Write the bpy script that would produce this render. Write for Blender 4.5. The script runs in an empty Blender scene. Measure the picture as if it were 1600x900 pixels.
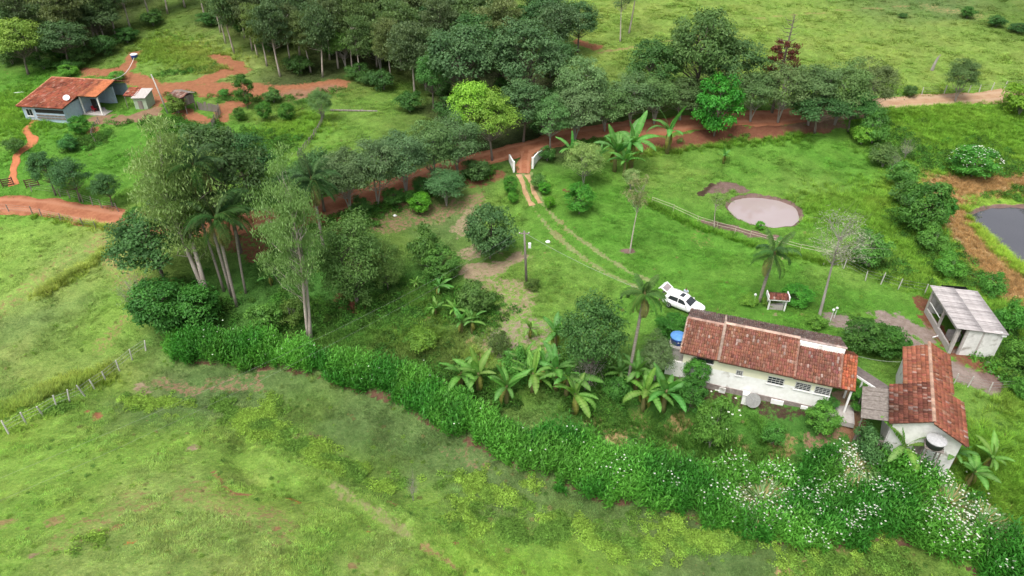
import bpy, math, random
import numpy as np
from mathutils import Vector, Matrix, Euler

scene = bpy.context.scene
COL = scene.collection
RAD = math.radians
# ------------------------------------------------------------------ camera
CAM_F, CAM_T, CAM_H = 1100.0, RAD(34.5), 45.0          # focal length in photo pixels, downward pitch, height
cam_d = bpy.data.cameras.new('camera')
cam_d.sensor_fit = 'HORIZONTAL'; cam_d.sensor_width = 36.0
cam_d.lens = 36.0 * CAM_F / 1600.0
cam_d.clip_start = 0.5; cam_d.clip_end = 4000
cam = bpy.data.objects.new('camera', cam_d); COL.objects.link(cam)
cam.location = (0, 0, CAM_H); cam.rotation_euler = (RAD(90) - CAM_T, 0, 0)
scene.camera = cam
# ------------------------------------------------------------------ sky, sun, exposure
SUN_EL, SUN_AZ = RAD(64), RAD(212)                      # hazy high sun, behind the camera to the left
w = bpy.data.worlds.new('World'); scene.world = w; w.use_nodes = True
nt = w.node_tree; nt.nodes.clear()
sky = nt.nodes.new('ShaderNodeTexSky'); sky.sky_type = 'NISHITA'; sky.sun_disc = False
sky.sun_elevation = SUN_EL; sky.sun_rotation = SUN_AZ
sky.air_density = 1.0; sky.dust_density = 6.0; sky.ozone_density = 1.0
hs = nt.nodes.new('ShaderNodeHueSaturation'); hs.inputs['Saturation'].default_value = 0.35
bg = nt.nodes.new('ShaderNodeBackground'); bg.inputs['Strength'].default_value = 0.13
wo = nt.nodes.new('ShaderNodeOutputWorld')
nt.links.new(sky.outputs[0], hs.inputs['Color']); nt.links.new(hs.outputs[0], bg.inputs['Color']); nt.links.new(bg.outputs[0], wo.inputs[0])
sd = bpy.data.lights.new('sun', 'SUN'); sd.energy = 1.15; sd.angle = RAD(24); sd.color = (1.0, 0.97, 0.92)
sun = bpy.data.objects.new('sun', sd); COL.objects.link(sun)
sv = Vector((math.sin(SUN_AZ) * math.cos(SUN_EL), math.cos(SUN_AZ) * math.cos(SUN_EL), math.sin(SUN_EL)))
sun.rotation_euler = sv.to_track_quat('Z', 'Y').to_euler(); sun.location = (0, 0, 120)
vs = scene.view_settings
vs.view_transform = 'Standard'; vs.look = 'None'; vs.gamma = 1.0; vs.use_curve_mapping = False
vs.exposure = 0.95
scene.cycles.max_bounces = 5; scene.cycles.diffuse_bounces = 2; scene.cycles.transmission_bounces = 3; scene.cycles.glossy_bounces = 2

# ------------------------------------------------------------------ noise and terrain
def vnoise(x, y, seed=0):
    x = np.asarray(x, float); y = np.asarray(y, float)
    xi = np.floor(x).astype(np.int64); yi = np.floor(y).astype(np.int64)
    fx = x - xi; fy = y - yi
    fx = fx * fx * (3 - 2 * fx); fy = fy * fy * (3 - 2 * fy)
    def h(a, b):
        n = (a * 374761393 + b * 668265263 + seed * 982451653) & 0xffffffff
        n = ((n ^ (n >> 13)) * 1274126177) & 0xffffffff
        return ((n ^ (n >> 16)) & 0xffff) / 65535.0
    return (h(xi, yi) * (1 - fx) + h(xi + 1, yi) * fx) * (1 - fy) + (h(xi, yi + 1) * (1 - fx) + h(xi + 1, yi + 1) * fx) * fy
def fbm(x, y, seed=0, o=4):
    s = 0; a = .5; t = 0
    for k in range(o):
        s = s + a * vnoise(np.asarray(x) * 2**k + 17.3 * k, np.asarray(y) * 2**k - 9.1 * k, seed + k); t += a; a *= .5
    return s / t
CT, ST = math.cos(CAM_T), math.sin(CAM_T)
def ray(px, py):
    u = (px - 800) / CAM_F; v = (450 - py) / CAM_F
    return u, CT + v * ST, -ST + v * CT
def at(px, py, z=0.0):
    d = ray(px, py); t = (z - CAM_H) / d[2]
    return Vector((d[0] * t, d[1] * t, z))
def ppm(p):                                             # photo pixels per metre at a point
    return CAM_F / (p[1] * CT - (p[2] - CAM_H) * ST)
CTRL = [(1000,470,0),(1200,450,0),(1350,500,0),(1100,400,.2),(900,350,.9),(818,275,2.0),(1195,325,.3),(1300,300,.5),(1500,500,-.3),
 (1570,340,-.6),(1580,250,.3),(1450,158,3.2),(1300,180,3),(1150,192,3),(1000,203,2.8),(900,217,2.6),(1200,235,1),(1050,245,1.0),
 (1450,230,1.0),
 (600,200,4),(0,200,4),(100,185,4),(160,170,4),(80,150,4.2),(260,150,5),(400,190,3.5),
 (0,280,2),(0,322,1.5),(150,335,1.2),(390,342,1),(540,318,1.7),(680,268,2.3),(600,345,-.1),(700,330,.2),(770,400,0),(600,400,-1),
 (700,480,-1),(550,480,-2),(400,500,-2.8),(320,465,-2.2),(900,470,-.1),(850,540,-.9),(980,590,-1.0),(1150,605,-.5),(1150,650,-1.9),(1150,715,-3.3),(950,660,-2.9),(1300,640,-.4),
 (1380,690,-1.4),(1550,720,-1.2),(1590,620,-.7),(1450,610,-.3),(300,560,-3.9),(500,600,-4.2),(700,690,-4.6),(900,770,-4.9),(1100,815,-5.1),
 (1250,850,-5.1),(1500,885,-4.8),(200,600,-4),(400,660,-4.4),(600,745,-4.9),(800,800,-5.1),(1000,850,-5.2),(0,750,0),(150,680,-1.6),(200,800,1.5),
 (350,740,-.6),(480,800,-.6),(300,890,3),(600,890,-.8),(640,820,-2.6),(740,870,-3.4),(900,870,-4.3),(0,890,4),(0,400,0),(100,450,-1),(0,520,-2.2),
 (100,560,-3),(200,500,-2.6),(0,620,-2.6),(100,640,-2.0),(1200,890,-5)]
def slope_pt(px, py, z0, d0, s_):                        # a point on a hillside that starts at height z0, distance d0
    u, dy, dz = ray(px, py); tn = -dz / dy; D = (CAM_H - z0 + s_ * d0) / (tn + s_)
    return u / dy * D, D, z0 + s_ * (D - d0)
HILL = [(1300,80,3,113,.10),(1500,40,3,113,.10),(1000,60,3,108,.11),(1590,5,3,113,.11),(1200,5,3,113,.10),(900,10,3,108,.12),(1590,100,3,116,.09),(1400,110,3,113,.1),(600,60,4,118,.13),(700,150,3,112,.13),(750,80,3,110,.13),
 (450,120,4.2,118,.13),(300,50,4.6,122,.15),(220,88,4.6,124,.15),(300,5,4.6,122,.15),(100,60,4.4,124,.14),(30,120,4.2,122,.12),(0,40,4.2,122,.12),(500,20,4.2,118,.14)]
cp = np.array([tuple(at(a, b, c)) for a, b, c in CTRL] + [slope_pt(*h_) for h_ in HILL] + [(0,-60,6),(-90,-40,9),(90,-40,-2),(-120,60,2),(120,50,0),(-200,240,19),(200,240,15),(0,340,26),(-280,350,28),(280,350,26),(120,20,-3),(-60,10,6)], float)
def _k(d2): return np.where(d2 > 1e-12, d2 * np.log(np.maximum(d2, 1e-12)) * .5, 0)
S = 100.0
n = len(cp); X = cp[:, :2] / S
D2 = ((X[:, None] - X[None]) ** 2).sum(-1)
A = np.zeros((n + 3, n + 3)); A[:n, :n] = _k(D2) + np.eye(n) * 2e-4
A[:n, n] = 1; A[:n, n+1:] = X; A[n, :n] = 1; A[n+1:, :n] = X.T
sol = np.linalg.solve(A, np.concatenate([cp[:, 2], np.zeros(3)]))
GX0, GX1, GY0, GY1 = -300, 300, -60, 420
gx = np.arange(GX0, GX1 + 1, 1.0); gy = np.arange(GY0, GY1 + 1, 1.0)
MX, MY = np.meshgrid(gx, gy)
q = np.stack([MX.ravel(), MY.ravel()], 1) / S
HG = sol[n] + q @ sol[n+1:]
for i in range(n):
    HG += sol[i] * _k((q[:, 0] - X[i, 0]) ** 2 + (q[:, 1] - X[i, 1]) ** 2)
HG = np.clip(HG.reshape(MX.shape), -8, 60)
def hbase(x, y):
    fx = np.clip(np.asarray(x, float) - GX0, 0, len(gx) - 1.001); fy = np.clip(np.asarray(y, float) - GY0, 0, len(gy) - 1.001)
    i = fx.astype(int); j = fy.astype(int); fx = fx - i; fy = fy - j
    return (HG[j, i] * (1 - fx) + HG[j, i+1] * fx) * (1 - fy) + (HG[j+1, i] * (1 - fx) + HG[j+1, i+1] * fx) * fy
_T = np.arange(20, 520, .4)
def hit(px, py):
    d = ray(px, py)
    z = CAM_H + d[2] * _T
    below = np.nonzero(z < hbase(d[0] * _T, d[1] * _T))[0]
    if len(below) == 0: return Vector((d[0] * 500, d[1] * 500, float(hbase(d[0]*500, d[1]*500))))
    a = _T[max(below[0] - 1, 0)]; b = _T[below[0]]
    for _ in range(12):
        m = (a + b) / 2
        if CAM_H + d[2] * m < hbase(d[0] * m, d[1] * m): b = m
        else: a = m
    return Vector((d[0] * b, d[1] * b, CAM_H + d[2] * b))
def pline(pts): return np.array([tuple(hit(*p))[:2] for p in pts])
def smooth_line(P_, k=5):
    P_ = np.asarray(P_, float); E_ = np.vstack([2*P_[0]-P_[1], P_, 2*P_[-1]-P_[-2]]); out = []
    for i in range(1, len(E_) - 2):
        for t in np.linspace(0, 1, k, endpoint=False):
            a, b, c, d = E_[i-1:i+3]
            out.append(.5 * (2*b + (c-a)*t + (2*a-5*b+4*c-d)*t*t + (3*b-a-3*c+d)*t**3))
    out.append(P_[-1]); return np.array(out)
def dist_line(x, y, L, closed=False):
    x = np.asarray(x, float); y = np.asarray(y, float)
    best = np.full(x.shape, 1e9)
    m = len(L) if closed else len(L) - 1
    if len(L) == 1: return np.hypot(x - L[0][0], y - L[0][1])
    for i in range(m):
        ax, ay = L[i]; bx, by = L[(i+1) % len(L)]
        dx, dy = bx - ax, by - ay
        t = np.clip(((x-ax)*dx + (y-ay)*dy) / (dx*dx + dy*dy + 1e-9), 0, 1)
        best = np.minimum(best, np.hypot(x - ax - t*dx, y - ay - t*dy))
    return best
def in_poly(x, y, L):
    x = np.asarray(x, float); y = np.asarray(y, float); r = np.zeros(x.shape, bool); j = len(L) - 1
    for i in range(len(L)):
        xi, yi = L[i]; xj, yj = L[j]
        c = ((yi > y) != (yj > y)) & (x < (xj - xi) * (y - yi) / (yj - yi + 1e-12) + xi)
        r ^= c; j = i
    return r
def sdf(x, y, L):
    d = dist_line(x, y, L, True); return np.where(in_poly(x, y, L), -d, d)
def sstep(a, b, v):
    t = np.clip((v - a) / (b - a), 0, 1); return t * t * (3 - 2 * t)
# ponds and the ginger bed shape the ground
c1 = hit(1195, 327)
POND1 = np.array([(c1.x + 4.75*math.cos(a)*(1+.03*math.sin(3*a)), c1.y + 4.5*math.sin(a)*(1+.04*math.cos(2*a+1))) for a in np.linspace(0, 2*math.pi, 28, endpoint=False)])
POND1_Z = float(hbase(c1.x, c1.y)) - .45
POND2 = smooth_line(pline([(1515,328),(1535,321),(1560,317),(1600,318),(1660,326),(1720,350),(1720,400),(1660,420),(1615,420),(1592,400),(1566,378),(1540,352),(1522,338)]), 3)
c2 = hit(1600, 360); POND2_Z = float(hbase(c2.x, c2.y)) - .5
GING_LO = [(255,540),(280,560),(330,570),(420,575),(520,597),(610,627),(690,672),(760,703),(860,752),(960,783),(1060,799),(1120,828),(1230,852),(1350,848),(1440,853),(1520,890),(1600,935),(1660,960)]
GING_UP = [(1660,900),(1600,872),(1555,840),(1500,800),(1430,755),(1340,732),(1265,730),(1235,753),(1150,753),(1060,743),(965,728),(900,695),(800,678),(700,630),(640,598),(560,584),(500,568),(420,548),(330,543),(262,542)]
GING = np.vstack([smooth_line(pline(GING_LO), 4), smooth_line(pline(GING_UP), 4)])
BANK = smooth_line(pline(GING_LO), 4)
CREASE = [(smooth_line(pline(p_), 3), d_, w_) for p_, d_, w_ in (([(372,690),(378,725),(395,750),(450,765),(520,782),(600,818),(680,862),(740,900)],-.95,1.0),([(300,690),(420,715),(520,755),(600,795),(680,840),(760,885)],.6,.9),([(332,736),(345,752),(362,768),(388,772)],-.3,.5),
 ([(0,525),(60,535),(130,545),(210,540)],-.5,1.1),([(30,470),(90,430),(140,400)],-.3,.6),([(1290,205),(1270,225),(1300,245),(1340,260)],-.25,.5),([(940,330),(1000,345),(1080,372),(1180,396),(1290,415)],-.3,.6),([(1340,430),(1400,448),(1450,462)],-.3,.6))]
def height(x, y):
    x = np.asarray(x, float); y = np.asarray(y, float)
    z = hbase(x, y)
    z = z + (fbm(x/9, y/9, 3, 3) - .5) * .55 * sstep(20, 40, np.hypot(x - 25, y - 52)) + (fbm(x/1.6, y/1.6, 8, 3) - .5) * .16
    for L, dep, wid in CREASE:
        sel = (x > L[:, 0].min()-6) & (x < L[:, 0].max()+6) & (y > L[:, 1].min()-6) & (y < L[:, 1].max()+6)
        if np.any(sel):
            d = dist_line(x[sel], y[sel], L) + (fbm(x[sel]/1.5, y[sel]/1.5, 13, 2) - .5) * wid; zz = np.zeros(x.shape); zz[sel] = dep * np.exp(-(d / wid) ** 2); z = z + zz
    g = sdf(x, y, GING)
    z = z + .55 * sstep(.25, -.35, g)
    for L, lv in ((POND1, POND1_Z), (POND2, POND2_Z)):
        d = sdf(x, y, L)
        k = sstep(4.0, .7, d)
        z = z * (1 - k) + (lv + .34 + .1*np.sin(x*2.1)*np.cos(y*1.7)) * k
        z = np.where(d < .7, z - .9 * sstep(.35, -.9, d), z)
    return z
def H(x, y): return float(height(np.array([x]), np.array([y]))[0])
def ground(px, py):
    p = hit(px, py); p.z = H(p.x, p.y); return p
# ------------------------------------------------------------------ object helpers
def npmesh(name, V, F, tint=None, smooth=False):
    V = np.asarray(V, np.float32); F = np.asarray(F, np.int32); k = F.shape[1]; m = bpy.data.meshes.new(name)
    m.vertices.add(len(V)); m.vertices.foreach_set('co', V.ravel())
    m.loops.add(F.size); m.loops.foreach_set('vertex_index', F.ravel())
    m.polygons.add(len(F)); m.polygons.foreach_set('loop_start', np.arange(0, F.size, k, dtype=np.int32))
    if smooth: m.polygons.foreach_set('use_smooth', np.ones(len(F), bool))
    m.update(calc_edges=True)
    if tint is not None: set_col(m, 'tint', tint)
    return m
def set_col(m, nm, c):
    c = np.asarray(c, np.float32)
    if c.shape[1] == 3: c = np.hstack([c, np.ones((len(c), 1), np.float32)])
    a = m.color_attributes.new(nm, 'FLOAT_COLOR', 'POINT'); a.data.foreach_set('color', c.ravel())
def link(name, data, parent=None, mat=None, loc=None, rot=None, scl=None):
    o = bpy.data.objects.new(name, data); COL.objects.link(o)
    if parent is not None: o.parent = parent
    if mat is not None:
        if not data.materials: data.materials.append(mat)
    if loc is not None: o.location = loc
    if rot is not None: o.rotation_euler = rot
    if scl is not None: o.scale = scl if hasattr(scl, '__len__') else (scl,) * 3
    return o
def tag(o, label=None, cat=None, group=None, kind=None):
    if label: o['label'] = label
    if cat: o['category'] = cat
    if group: o['group'] = group
    if kind: o['kind'] = kind
    return o
def thing(name, label, cat, loc=(0,0,0), rz=0, group=None):
    o = link(name, None, loc=loc, rot=(0,0,rz)); o.empty_display_size = .3
    return tag(o, label, cat, group)
class MB:
    def __init__(s): s.v = []; s.f = []; s.mi = []; s.t = []
    def add(s, v, f, mi=0):
        b = len(s.v); s.v += [tuple(p) for p in v]; s.f += [tuple(b + i for i in q_) for q_ in f]; s.mi += [mi] * len(f); return s
    def box(s, a, b, mi=0):
        (x0, y0, z0), (x1, y1, z1) = a, b
        return s.add([(x0,y0,z0),(x1,y0,z0),(x1,y1,z0),(x0,y1,z0),(x0,y0,z1),(x1,y0,z1),(x1,y1,z1),(x0,y1,z1)],
                     [(3,2,1,0),(4,5,6,7),(0,1,5,4),(1,2,6,5),(2,3,7,6),(3,0,4,7)], mi)
    def hexa(s, lo, hi, mi=0):                           # two rings of the same length
        k = len(lo)
        return s.add(list(lo) + list(hi), [tuple(range(k-1, -1, -1)), tuple(range(k, 2*k))] + [(i, (i+1) % k, k + (i+1) % k, k + i) for i in range(k)], mi)
    def tube(s, pts, rad, n=6, mi=0, cap=True):
        pts = [Vector(p) for p in pts]; rad = rad if hasattr(rad, '__len__') else [rad] * len(pts)
        b = len(s.v); ref = None
        for i, p in enumerate(pts):
            d = (pts[min(i+1, len(pts)-1)] - pts[max(i-1, 0)]).normalized()
            if ref is None: ref = Vector((1,0,0)) if abs(d.x) < .8 else Vector((0,1,0))
            a = (ref - d * ref.dot(d)).normalized(); c = d.cross(a); ref = a
            for k in range(n):
                t = 2*math.pi*k/n; s.v.append(tuple(p + (a*math.cos(t) + c*math.sin(t)) * rad[i]))
        for i in range(len(pts) - 1):
            for k in range(n):
                s.f.append((b+i*n+k, b+i*n+(k+1) % n, b+(i+1)*n+(k+1) % n, b+(i+1)*n+k)); s.mi.append(mi)
        if cap:
            s.f.append(tuple(b+k for k in range(n-1, -1, -1))); s.f.append(tuple(b+(len(pts)-1)*n+k for k in range(n))); s.mi += [mi, mi]
        return s
    def disc_stack(s, prof, n=20, mi=0, c=(0,0)):        # lathe: list of (r, z)
        b = len(s.v)
        for r, z in prof:
            for k in range(n): t = 2*math.pi*k/n; s.v.append((c[0] + r*math.cos(t), c[1] + r*math.sin(t), z))
        for i in range(len(prof)-1):
            for k in range(n): s.f.append((b+i*n+k, b+i*n+(k+1) % n, b+(i+1)*n+(k+1) % n, b+(i+1)*n+k)); s.mi.append(mi)
        s.f.append(tuple(b+k for k in range(n-1, -1, -1))); s.f.append(tuple(b+(len(prof)-1)*n+k for k in range(n))); s.mi += [mi, mi]
        return s
    def mesh(s, name, smooth=False):
        m = bpy.data.meshes.new(name); m.from_pydata(s.v, [], s.f); m.update()
        m.polygons.foreach_set('material_index', s.mi)
        if smooth: m.polygons.foreach_set('use_smooth', [True] * len(s.f))
        return m
    def build(s, name, mats, parent=None, loc=None, rot=None, smooth=False):
        m = s.mesh(name, smooth)
        for x in (mats if isinstance(mats, (list, tuple)) else [mats]): m.materials.append(x)
        return link(name, m, parent, None, loc, rot)
# ------------------------------------------------------------------ materials
def nodes(name):
    m = bpy.data.materials.new(name); m.use_nodes = True; t = m.node_tree; t.nodes.clear()
    def N(k, **kw):
        x = t.nodes.new(k)
        for a, b in kw.items():
            if a.startswith('_'): x.inputs[a[1:].replace('_', ' ')].default_value = b
            else: setattr(x, a, b)
        return x
    return m, t, N, t.links.new
def mixc(N, Lk, fac, a, b, mode='MIX'):
    x = N('ShaderNodeMix', data_type='RGBA', blend_type=mode)
    for i, val in ((0, fac), (6, a), (7, b)):
        if hasattr(val, 'is_output'): Lk(val, x.inputs[i])
        else: x.inputs[i].default_value = val if i == 0 else (*val, 1) if len(val) == 3 else val
    return x.outputs[2]
def surf(name, a, b=None, scale=3.0, rough=.8, spec=.3, bump=.15, bscale=20, tint=False, c=None, c_lo=.6, c_scale=1.2, metal=0, stretch=None):
    m, t, N, Lk = nodes(name)
    tc = N('ShaderNodeTexCoord'); src = tc.outputs['Object']
    if stretch:
        mp = N('ShaderNodeMapping'); mp.inputs['Scale'].default_value = stretch; Lk(src, mp.inputs[0]); src = mp.outputs[0]
    n1 = N('ShaderNodeTexNoise', _Scale=scale, _Detail=6.0, _Roughness=.65); Lk(src, n1.inputs['Vector'])
    r1 = N('ShaderNodeMapRange', _From_Min=.35, _From_Max=.65); Lk(n1.outputs[0], r1.inputs[0])
    col = mixc(N, Lk, r1.outputs[0], a, b or tuple(v*.75 for v in a))
    if c:
        n2 = N('ShaderNodeTexNoise', _Scale=c_scale, _Detail=5.0); Lk(src, n2.inputs['Vector'])
        r2 = N('ShaderNodeMapRange', _From_Min=c_lo, _From_Max=c_lo+.12); Lk(n2.outputs[0], r2.inputs[0])
        col = mixc(N, Lk, r2.outputs[0], col, c)
    if tint:
        at_ = N('ShaderNodeAttribute', attribute_name='tint'); col = mixc(N, Lk, 1.0, at_.outputs[0], col, 'MULTIPLY')
    p = N('ShaderNodeBsdfPrincipled', _Roughness=rough, _Metallic=metal); p.inputs['Specular IOR Level'].default_value = spec
    Lk(col, p.inputs['Base Color'])
    if bump:
        n3 = N('ShaderNodeTexNoise', _Scale=bscale, _Detail=4.0); Lk(src, n3.inputs['Vector'])
        bp = N('ShaderNodeBump', _Strength=bump, _Distance=.05); Lk(n3.outputs[0], bp.inputs['Height']); Lk(bp.outputs[0], p.inputs['Normal'])
    o = N('ShaderNodeOutputMaterial'); Lk(p.outputs[0], o.inputs[0]); return m
def leafmat(name, inst=None, trans=.35, rough=.55, spec=.25, vary=.25):
    m, t, N, Lk = nodes(name)
    oi = N('ShaderNodeObjectInfo')
    if inst:
        a1 = N('ShaderNodeAttribute', attribute_name=inst, attribute_type='INSTANCER'); a2 = N('ShaderNodeAttribute', attribute_name='tint')
        col = mixc(N, Lk, 1.0, a1.outputs[0], a2.outputs[0], 'MULTIPLY')
    else:
        a2 = N('ShaderNodeAttribute', attribute_name='tint')
        col = mixc(N, Lk, 1.0, a2.outputs[0], oi.outputs['Color'], 'MULTIPLY')
    p = N('ShaderNodeBsdfPrincipled', _Roughness=rough); p.inputs['Specular IOR Level'].default_value = spec
    tr = N('ShaderNodeBsdfTranslucent'); mx = N('ShaderNodeMixShader', _Fac=trans)
    Lk(col, p.inputs['Base Color'])
    c2_ = mixc(N, Lk, 1.0, col, (1.25, 1.25, .7), 'MULTIPLY'); Lk(c2_, tr.inputs[0])
    Lk(p.outputs[0], mx.inputs[1]); Lk(tr.outputs[0], mx.inputs[2])
    o = N('ShaderNodeOutputMaterial'); Lk(mx.outputs[0], o.inputs[0]); return m
M = {}
M['leaf'] = leafmat('leaf')
M['grass'] = leafmat('grass_blades', inst='zone', trans=.3, rough=.7, spec=.1)
M['white'] = surf('lime_white_wall', (.80,.80,.78), (.70,.69,.66), 2.5, .9, .2, .12, 30, c=(.36,.33,.28), c_lo=.63, c_scale=1.1)
M['cream'] = surf('cream_wall', (.76,.74,.55), (.70,.68,.52), 2.0, .9, .2, .12, 30, c=(.5,.47,.36), c_lo=.66)
M['plinth'] = surf('stained_plinth', (.30,.26,.24), (.16,.12,.11), 2.2, .95, .2, .3, 14, c=(.42,.40,.38), c_lo=.58)
M['concrete'] = surf('concrete', (.42,.39,.37), (.33,.30,.28), 3, .9, .2, .2, 20, c=(.22,.19,.17), c_lo=.62)
M['block'] = surf('whitewashed_block', (.68,.67,.65), (.54,.53,.51), 2, .9, .2, .2, 20, c=(.30,.28,.25), c_lo=.6)
M['fibre'] = surf('fibre_cement', (.40,.385,.38), (.29,.275,.27), 1.6, .85, .2, .15, 20, tint=True, stretch=(1,.25,1))
M['tile'] = surf('clay_tile', (1,1,1), (.72,.68,.66), 5, .85, .2, .25, 40, tint=True)
M['blue_wall'] = surf('pale_blue_wall', (.42,.53,.62), (.34,.43,.51), 2, .9, .2, .12, 30, c=(.42,.40,.36), c_lo=.62)
M['green_wall'] = surf('pale_green_wall', (.33,.41,.29), (.27,.33,.24), 2, .9)
M['dark'] = surf('dark_interior', (.018,.016,.015), (.03,.026,.024), 3, .8)
M['glass'] = surf('window_glass', (.02,.024,.028), (.035,.04,.045), 2, .12, .5, 0)
M['frame'] = surf('painted_steel_frame', (.62,.62,.60), (.5,.5,.48), 8, .6)
M['wood_grey'] = surf('weathered_wood', (.25,.22,.195), (.13,.11,.095), 4, .9, .2, .4, 30, stretch=(1,1,.2))
M['wood_brown'] = surf('brown_wood', (.14,.08,.055), (.07,.04,.03), 4, .85, .2, .3, 30)
M['pale_pole'] = surf('pale_pole', (.52,.50,.47), (.36,.34,.31), 4, .85, .2, .2, 20, stretch=(1,1,.3))
M['bamboo'] = surf('pale_bamboo', (.44,.41,.30), (.33,.30,.21), 5, .6)
M['blue_pl'] = surf('blue_plastic', (.02,.06,.30), (.015,.045,.24), 3, .4, .4, .03)
M['blue_lid'] = surf('light_blue_lid', (.10,.27,.56), (.08,.22,.48), 3, .5, .4, .03)
M['grey_lid'] = surf('grey_lid', (.40,.40,.40), (.30,.30,.30), 3, .7)
M['black_pl'] = surf('dark_tank', (.03,.035,.035), (.05,.05,.05), 3, .6)
M['paint'] = surf('white_car_paint', (.78,.78,.78), (.76,.76,.77), 2, .18, .5, 0)
M['rubber'] = surf('rubber', (.02,.02,.02), (.03,.03,.03), 6, .8)
M['steel'] = surf('steel', (.45,.45,.46), (.35,.35,.36), 6, .35, .5, .05, metal=.7)
M['cable'] = surf('cable', (.35,.35,.33), (.28,.28,.27), 6, .6, .2, 0)
M['red_pl'] = surf('red_plastic', (.38,.02,.03), (.3,.02,.025), 4, .5)
M['red_lamp'] = surf('red_lamp', (.35,.01,.01), (.3,.01,.01), 4, .2)
M['whitep'] = surf('white_plastic', (.72,.72,.71), (.64,.64,.63), 4, .5)
M['bark_pale'] = surf('pale_bark', (.52,.46,.40), (.27,.22,.19), 1.2, .9, .2, .3, 12, stretch=(1,1,.3))
M['bark'] = surf('grey_bark', (.20,.17,.14), (.11,.09,.075), 1.5, .95, .2, .4, 12, stretch=(1,1,.3))
M['bark_grey'] = surf('silver_bark', (.34,.31,.28), (.22,.20,.175), 1.5, .95, .2, .3, 12, stretch=(1,1,.3))
M['banana_stem'] = surf('banana_stem', (.17,.19,.06), (.13,.08,.04), 2, .7, .3, .1, 10, stretch=(1,1,.3))
M['palm_bark'] = surf('ringed_palm_trunk', (.33,.29,.25), (.20,.17,.145), 3, .9, .2, .3, 10, stretch=(.3,.3,3))
M['stone'] = surf('stone', (.40,.37,.35), (.24,.22,.20), 2, .9, .2, .5, 6)
M['tint_glass'] = surf('sky_toned_glass', (.30,.25,.24), (.22,.19,.19), 3, .15, .5, 0)  # pinkish glass, paled in colour for the sky it reflects
M['skin'] = surf('skin', (.36,.20,.13), (.32,.17,.11), 3, .6)
M['hair'] = surf('dark_hair', (.02,.015,.012), (.03,.02,.016), 6, .6)
M['grey_cloth'] = surf('grey_cloth', (.16,.17,.20), (.12,.13,.155), 8, .9)
M['navy_cloth'] = surf('dark_cloth', (.025,.028,.04), (.02,.02,.03), 8, .9)
M['sky_cloth'] = surf('pale_blue_cloth', (.45,.55,.62), (.38,.47,.54), 8, .9)
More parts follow.
